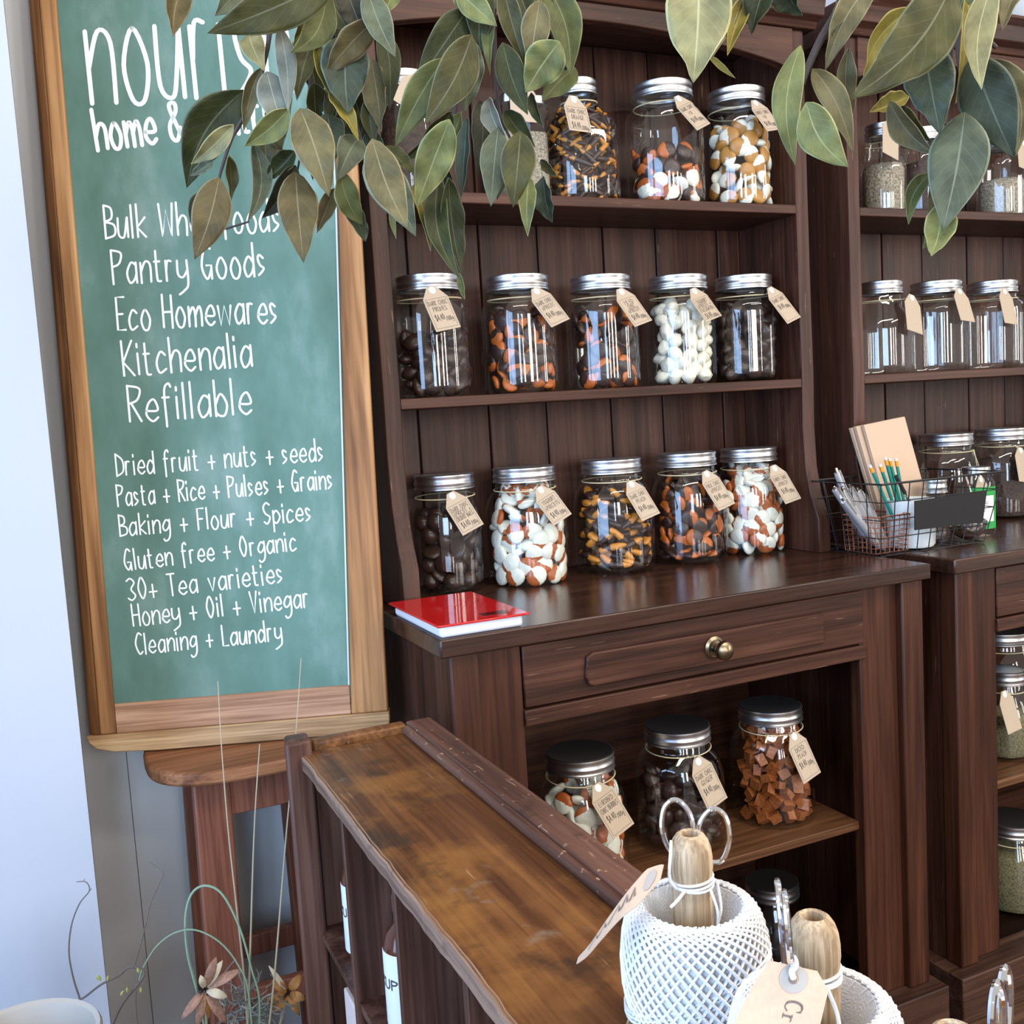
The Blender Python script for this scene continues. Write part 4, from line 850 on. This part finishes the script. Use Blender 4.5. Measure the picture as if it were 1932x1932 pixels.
MB().lathe([(.001,0),(.085,0),(.10,.01),(.105,.03),(.10,.03),(.095,.012),(.001,.010)],40).build('dish',CREAM,pn_); MB().lathe([(.001,.024),(.094,.024),(.094,.012)],32).build('moss',SOIL,pn_)
def stemthing(name,label,cat,pts,dep,rad,m,group=None,n=6):
    P = smooth_path([PX(px,py,d) for (px,py),d in zip(pts,dep if isinstance(dep,list) else [dep]*len(pts))],6); k=len(P)
    rs = [rad[0]+(rad[1]-rad[0])*i/(k-1) for i in range(k)]
    return tag(MB().tube(P,rs,n).build(name,m),label,cat,group)
D0 = 1.47
stemthing('grass_stalk','tall dry grass stalk standing before the chalkboard near its middle','grass stalk',[(474,2060),(462,1860),(445,1700),(430,1560),(418,1410),(411,1285)],D0,(.0019,.0006),GRASSM,'dry grass stalks')
stemthing('grass_stalk','short dry grass stalk ending at the stool seat','grass stalk',[(464,2060),(472,1800),(480,1560),(490,1404)],D0,(.0019,.0008),GRASSM,'dry grass stalks')
stemthing('grass_stalk','dry grass stalk passing behind the crate post up to the chalkboard rail','grass stalk',[(492,2060),(516,1860),(541,1565),(557,1400),(568,1242)],[1.47,1.47,1.50,1.52,1.53],(.0018,.0006),GRASSM,'dry grass stalks')
stemthing('green_stalk','tall green stalk arching over in front of the stool leg','plant stalk',[(410,2060),(375,1885),(354,1800),(350,1730),(362,1686),(388,1671),(420,1688),(452,1750),(475,1830),(490,1900),(480,2060)],D0-.02,(.0022,.0014),GREENST,'arching green stalks')
stemthing('green_stalk','lower thin green stalk arching across to the twigs','plant stalk',[(262,1850),(270,1826),(295,1786),(330,1760),(370,1755),(415,1778),(450,1822),(470,1880),(482,2060)],D0-.03,(.0010,.0014),GREENST,'arching green stalks')
tw = thing('bare_twig','bare curling grey twig with small buds beside the ceramic pot','twig',(0,0,0)); D1 = 1.36
m = MB()
def twp(pts,r0,r1): 
    P = smooth_path([PX(px,py,D1+.002*i) for i,(px,py) in enumerate(pts)],5); m.tube(P,[r0+(r1-r0)*i/(len(P)-1) for i in range(len(P))],6)
twp([(205,1950),(230,1895),(262,1855),(272,1838),(268,1828),(250,1824),(238,1828),(225,1840),(190,1858),(155,1884),(148,1876),(137,1840),(130,1795),(135,1745),(150,1705),(168,1682),(166,1668),(158,1663),(144,1664)],.0022,.0006)
twp([(250,1826),(256,1812),(272,1755),(284,1705),(300,1668),(308,1652),(304,1642),(282,1626)],.0012,.0005)
twp([(168,1682),(173,1676)],.0008,.0004); twp([(158,1663),(160,1658)],.0007,.0004)
twp([(262,1950),(256,1900),(258,1860),(262,1836)],.0014,.001); m.build('branch',TWIGM,tw)
for (px,py) in [(190,1850),(203,1850),(228,1878),(240,1872),(262,1835),(266,1872),(184,1848)]:
    a = PX(px,py,D1); b = PX(px+random.uniform(-6,6),py-9,D1-.004); MB().tube([a,a.lerp(b,.5),b],[.0010,.0022,.0004],6).build('bud',BUD,tw)
def flower(c, tips, dep, mt, label, center, group='dried flower heads'):
    t = thing('dried_flower',label,'dried flower',(0,0,0),0,group)
    for i,(px,py,wd_,mm) in enumerate(tips):
        a = PX(*c,dep); b = PX(px,py,dep-.015+.012*(i%3)); d = b-a; L = d.length; t_ = d.normalized(); view = (a-CAM).normalized(); s = t_.cross(view).normalized(); s = (s*math.cos(.5*(i%3-1))+view*math.sin(.5*(i%3-1)))
        vs=[]; fs=[]
        for k in range(9):
            u=k/8; wv = wd_/1290*(math.sin(math.pi*min(1,u*.93+.05))**.8)*.5; q = a+d*u+view*(-.012*math.sin(math.pi*u)); cup = view*wv*.5
            vs += [q-s*wv-cup, q, q+s*wv-cup]
        for k in range(8): fs += [(3*k,3*k+1,3*k+4,3*k+3),(3*k+1,3*k+2,3*k+5,3*k+4)]
        o = MB().add(vs,fs).build('petal',mm,t,ang=180); sm = o.modifiers.new('thickness','SOLIDIFY'); sm.thickness=.0006
    p = PX(*c,dep-.004); rn = random.Random(4); m = MB()
    for k in range(40):
        v = Vector((rn.gauss(0,1),rn.gauss(0,1),rn.gauss(0,1))).normalized()*.011; m.tube([p,p+v],[.0016,.0005],4)
    m.build('seed_head',center,t); q = PX(c[0]+(6 if c[0] < 480 else -30),c[1]+110,dep+.01); MB().tube([p,q],.002,6).build('stem',GRASSM,t)
HD = plain('black_seed_head',(.02,.012,.015),.8)
flower((386,1866),[(408,1806,20,PETAL),(420,1812,16,PETALW),(456,1828,20,PETAL),(378,1840,14,PETALW),(430,1882,16,PETALW),(428,1932,20,PETAL),(342,1924,18,PETAL),(372,1940,16,PETAL),(395,1925,14,PETAL2)],1.44,PETAL,'pink brown spiky dried flower head in front of the stool leg',HD)
flower((544,1874),[(513,1850,20,PETAL2),(494,1893,18,PETAL2),(568,1838,22,PETAL2),(576,1886,20,PETAL2),(515,1912,18,PETAL2),(525,1868,14,PETAL2),(507,1822,12,PETALW),(565,1915,16,PETAL2)],1.52,PETAL2,'orange dried flower head beside the crate corner post',HD)
ap = MB(); rn = random.Random(11)
for k in range(110):
    c0 = PX(470+rn.gauss(0,26),1900+rn.gauss(0,20),1.49+rn.gauss(0,.02)); v = Vector((rn.gauss(0,1),rn.gauss(0,1),rn.gauss(.4,.8))).normalized(); w2 = Vector((rn.gauss(0,1),rn.gauss(0,1),rn.gauss(0,1))).normalized()
    ap.tube(smooth_path([c0,c0+v*.012,c0+v*.02+w2*.008,c0+v*.022+w2*.016],3),[.0016,.0015,.0014,.0013,.0012,.0011,.001,.0008,.0006,.0004],4)
apo = ap.build('air_plant',AIRP); tag(apo,'tuft of curled grey air plant leaves between the two dried flowers','air plant')

# ------------------------------------------------------------------ hanging leaf branches
def leaf(parent, bx, by, tx, ty, w, key, dep, seed, roll=None, fold=None, curl=None, side=0):
    rn = random.Random(seed*7+3); a = PX(bx,by,dep+rn.uniform(-.012,.012)); b = PX(tx,ty,dep+rn.uniform(-.03,.02))
    d = b-a; L = d.length; t = d.normalized(); view = (a-CAM).normalized(); s = t.cross(view).normalized(); nn = s.cross(t)   # nn faces away from the viewer
    ro = rn.uniform(-.55,.55) if roll is None else roll; s2 = s*math.cos(ro)+nn*math.sin(ro); n2 = s2.cross(t)
    W_ = w/_f*dep/max(.6,math.cos(ro)); fo = rn.uniform(.2,.75) if fold is None else fold; cu = rn.uniform(-.10,.16)*L if curl is None else curl*L
    bend = side if side else rn.uniform(-.05,.05)
    nu, nv = 9, 17; vs=[]; uv=[]; fs=[]; wa = rn.uniform(.03,.085)*W_; wp = rn.uniform(0,6.3); wf = rn.choice((2,3,3,4)); tw_ = rn.uniform(-.35,.35)
    for j in range(nv):
        v = j/(nv-1); prof = (math.sin(math.pi*v**.80)**.95)*(1-.18*v)*1.06 if 0 < v < 1 else 0.0
        prof = max(prof, .035 if v < .1 else .004); c = a+t*(L*v)-n2*(cu*math.sin(math.pi*v)*.9)+s2*(bend*L*math.sin(math.pi*v))
        an = tw_*(v-.5)
        for i in range(nu):
            u = (i/(nu-1)-.5)*2; hw = prof*W_*.5
            off = s2*(u*hw*math.cos(fo*abs(u)))-n2*(abs(u)*hw*math.sin(fo)*.9)+n2*(wa*math.sin(wf*math.pi*2*v+wp+(1.6 if u>0 else 0))*abs(u)**1.5*(1 if prof>.2 else 0))
            off = off*math.cos(an)+(t.cross(off))*math.sin(an)
            vs.append(c+off); uv.append((u,v))
    for j in range(nv-1):
        for i in range(nu-1): fs.append((j*nu+i,j*nu+i+1,(j+1)*nu+i+1,(j+1)*nu+i))
    me = bpy.data.meshes.new('leaf'); me.from_pydata([tuple(p) for p in vs],[],fs); me.update()
    ul = me.uv_layers.new(name='UVMap')
    for lp in me.loops: ul.data[lp.index].uv = uv[lp.vertex_index]
    me.polygons.foreach_set('use_smooth',[True]*len(me.polygons)); me.materials.append(LEAFM[key])
    o = bpy.data.objects.new('leaf',me); COL.objects.link(o); o.parent = parent
    sm = o.modifiers.new('thickness','SOLIDIFY'); sm.thickness = .0005
def branch(label, stems, leaves, dep, seed):
    t = thing('leaf_branch',label,'branch',(0,0,0),0,'hanging branches of dried leaves')
    for pts,r0,r1,dd in stems:
        P = smooth_path([PX(px,py,dd) for px,py in pts],5); MB().tube(P,[r0+(r1-r0)*i/(len(P)-1) for i in range(len(P))],7).build('stem',STEMM,t)
    for i,l in enumerate(leaves):
        bx,by,tx,ty,w,key = l[:6]; dz = l[6] if len(l) > 6 else 0; kw = l[7] if len(l) > 7 else {}
        leaf(t,bx,by,tx,ty,w,key,dep+dz,seed+i,**kw)
    return t
BL = [(345,-30,326,69,66,'b',0,{'roll':.2}),(640,-45,391,63,92,'o',-.05,{'roll':0,'fold':.12,'curl':.03}),(462,-25,405,30,46,'T',.05),(617,-25,548,100,62,'m',-.03,{'side':.14,'roll':.1}),(585,-10,553,84,34,'y',.0),
 (470,62,500,136,48,'p',.03,{'roll':.1,'fold':.1}),(527,48,543,212,40,'g',-.02,{'roll':0,'fold':.15}),(492,128,459,250,42,'c',.02,{'roll':.1}),(503,135,538,258,60,'g',.0,{'roll':.1,'fold':.12}),
 (460,170,352,355,96,'d',.03,{'side':-.10,'roll':.15,'fold':.3}),(441,235,360,310,46,'p',-.03,{'roll':.1}),(432,293,436,378,32,'o',.03),(404,303,358,332,24,'T',.0),(394,362,360,425,42,'t',.04),(413,335,367,490,72,'b',-.03,{'roll':0,'fold':.08,'curl':.04}),
 (545,205,461,276,60,'l',-.01,{'roll':.1}),(478,268,466,420,46,'T',.01,{'roll':.1,'side':.12}),(500,262,506,330,52,'o',.03),(556,285,500,342,52,'d',.02),(558,312,494,412,66,'k',.02,{'roll':.2}),
 (566,205,621,372,82,'c',-.03,{'roll':0,'fold':.12}),(557,325,573,496,78,'b',-.02,{'roll':0,'fold':.1,'curl':.05}),(632,355,598,440,42,'b',.04),(655,60,657,216,96,'t',-.01,{'roll':0,'fold':.2}),(596,82,624,182,34,'y',-.015),
 (622,175,677,267,40,'y',-.01),(592,155,596,225,52,'o',.03),(618,215,634,300,56,'t',.03),(676,262,636,342,60,'T',.0),(640,322,684,425,50,'l',.0,{'side':-.1}),(690,300,785,447,76,'T',-.02,{'roll':0,'fold':.2}),
 (702,262,769,430,74,'c',-.075,{'roll':.05,'fold':.1}),(728,275,785,328,34,'o',.0),(692,-20,746,108,56,'T',-.03,{'roll':.1}),(742,-30,724,30,40,'l',.02),(706,38,614,140,60,'b',-.025,{'roll':.3}),(655,385,687,456,36,'d',.03),(672,410,690,456,28,'T',.035),
 (650,-30,692,78,70,'k',.0,{'roll':.1}),(700,110,720,250,60,'c',.02),(700,180,708,275,40,'o',.03),(610,-30,660,60,70,'o',.03),(540,-40,600,40,80,'k',.04),(500,-40,470,40,60,'b',.05),(600,60,560,190,60,'o',.04),(660,180,640,290,55,'d',.045),(740,395,748,452,14,'l',.04),(570,60,600,200,62,'o',.05),(640,120,610,260,60,'d',.06),(690,150,668,300,58,'o',.05),(660,-20,640,110,70,'d',.05),(720,60,735,210,46,'d',.05),(600,200,590,340,52,'d',.06),(540,160,530,300,50,'o',.06),(700,240,700,350,46,'t',.05)]
branch('bunch of dried leaves hanging over the chalkboard lettering',[([(520,-60),(505,90),(470,200),(440,255),(418,320),(413,345)],.0026,.0012,.975),([(600,-60),(640,120),(680,260),(690,310)],.0028,.0012,.985),([(560,-60),(585,150),(560,330)],.0022,.001,.99),([(425,432),(470,418)],.0012,.001,.98)],BL,.95,100)
BM = [(884,15,782,165,70,'d',.0,{'roll':.1}),(838,110,745,278,66,'m',-.02,{'roll':.1,'fold':.25}),(890,66,801,235,80,'o',-.035,{'roll':0,'fold':.2,'curl':.03}),(893,76,876,214,52,'T',-.02,{'roll':.3}),(862,-20,938,50,54,'l',-.02,{'roll':.1}),(860,-30,873,32,24,'l',.0),
 (948,-30,992,125,54,'o',-.01),(930,35,925,142,26,'m',.01),(948,80,996,217,58,'d',-.01,{'roll':.1}),(970,-30,1004,62,50,'d',.01),(1030,-30,1076,145,76,'m',.02,{'roll':.1,'side':.08}),(1018,0,999,128,58,'c',-.01,{'roll':.15}),(1056,78,991,175,80,'l',-.02,{'roll':.1,'fold':.2}),
 (1085,128,1022,192,56,'m',.04),(1002,175,1027,243,26,'d',.01),(848,225,786,392,74,'l',-.05,{'roll':0,'fold':.2}),(852,210,762,302,60,'d',.01),(872,210,830,345,46,'m',.03),(882,220,870,378,36,'t',-.005),(922,185,965,285,46,'g',.0),(940,240,926,390,58,'T',-.02,{'roll':.05,'fold':.15}),
 (952,210,1010,278,50,'d',.01),(982,248,968,392,68,'o',-.03,{'roll':0,'fold':.1}),(998,335,996,447,40,'l',-.01),(1026,332,1042,420,50,'t',.0),(1020,302,1052,334,24,'o',.01),(828,330,868,528,56,'d',-.01,{'roll':.1,'side':-.10}),(846,335,872,520,50,'d',-.02,{'roll':.4}),(866,515,877,566,18,'m',.0),(780,350,813,476,32,'y',.01),
 (958,285,938,378,34,'d',.02),(905,190,900,330,50,'k',.03),(912,-30,905,110,60,'d',.02),(1000,-40,1050,30,60,'o',.03),(940,-40,960,60,50,'k',.03),(835,300,850,420,36,'d',.02)]
branch('bunch of dried leaves hanging in front of the dresser top shelf',[([(905,-60),(885,60),(860,200),(835,330),(842,440)],.003,.0012,.975),([(930,-60),(935,120),(945,220),(985,300)],.0026,.0010,.985),([(1015,-60),(1040,60),(1070,130)],.002,.001,.98)],BM,.95,300)
BR = [(1318,-60,1308,157,128,'p',-.10,{'roll':.05,'fold':.12,'curl':.03}),(1395,-50,1342,112,60,'c',-.06,{'roll':.2}),(1412,-10,1372,106,46,'y',-.05),(1336,104,1388,148,15,'y',-.04),(1452,-40,1418,66,62,'d',-.05),(1462,-40,1515,30,64,'d',-.04),(1370,-50,1400,60,70,'o',-.03)]
branch('pale broad dried leaves hanging at the top beside the arched dresser apron',[([(1400,-90),(1395,-30),(1390,20)],.002,.001,.90)],BR,.93,500)
BR2 = [(1510,86,1501,314,58,'l',-.03,{'roll':.05,'fold':.12,'side':-.10}),(1521,193,1601,316,74,'l',-.05,{'roll':.05,'fold':.12,'side':-.10}),(1533,130,1610,290,52,'c',-.01,{'roll':.2}),(1652,-40,1556,135,62,'c',-.02,{'roll':.1,'side':-.08}),(1612,-30,1571,68,44,'d',.01),(1600,90,1606,250,44,'c',.01)]
branch('small sprig of dried leaves hanging before the gap between the dressers',[([(1610,-70),(1588,5),(1548,75),(1525,125),(1512,160)],.0045,.003,.925)],BR2,.92,540)
BR3 = [(1722,15,1628,145,58,'y',.01,{'side':-.1}),(1800,-40,1603,188,118,'o',-.06,{'roll':0,'fold':.15,'curl':.04,'side':.09}),(1715,182,1640,212,44,'y',.01),(1745,95,1774,255,92,'t',-.02,{'roll':.05,'fold':.15}),(1678,190,1768,292,56,'c',.0,{'side':-.08}),(1826,-20,1802,200,34,'y',.02),(1875,-40,1852,170,58,'p',-.04,{'roll':.2,'side':-.06}),
 (1850,-40,1840,66,46,'m',.0),(1834,105,1914,300,104,'t',-.02,{'roll':0,'fold':.18}),(1868,110,1916,296,60,'c',-.0,{'roll':.2,'side':.14}),(1820,212,1778,437,112,'T',-.04,{'roll':0,'fold':.12,'curl':.04}),(1758,325,1714,425,44,'m',.0,{'side':-.12}),(1778,385,1757,484,64,'l',-.01,{'roll':.05}),(1756,418,1740,470,40,'m',.0),(1772,262,1782,306,34,'c',.01),
 (1782,330,1750,420,46,'o',.01),(1700,200,1760,270,34,'o',.02),(1838,60,1850,160,52,'t',.02),(1826,-40,1850,40,50,'c',.03),(1932,-40,1890,60,40,'c',-.01)]
branch('large hanging branch of dried leaves in front of the second dresser',[([(1808,-70),(1806,20),(1812,110),(1822,175),(1815,220),(1785,258),(1770,275)],.0042,.0025,.935),([(1812,10),(1845,55),(1880,90)],.003,.002,.94),([(1795,60),(1790,150),(1782,235)],.003,.002,.955)],BR3,.92,560)
print('pieces', NP[0])
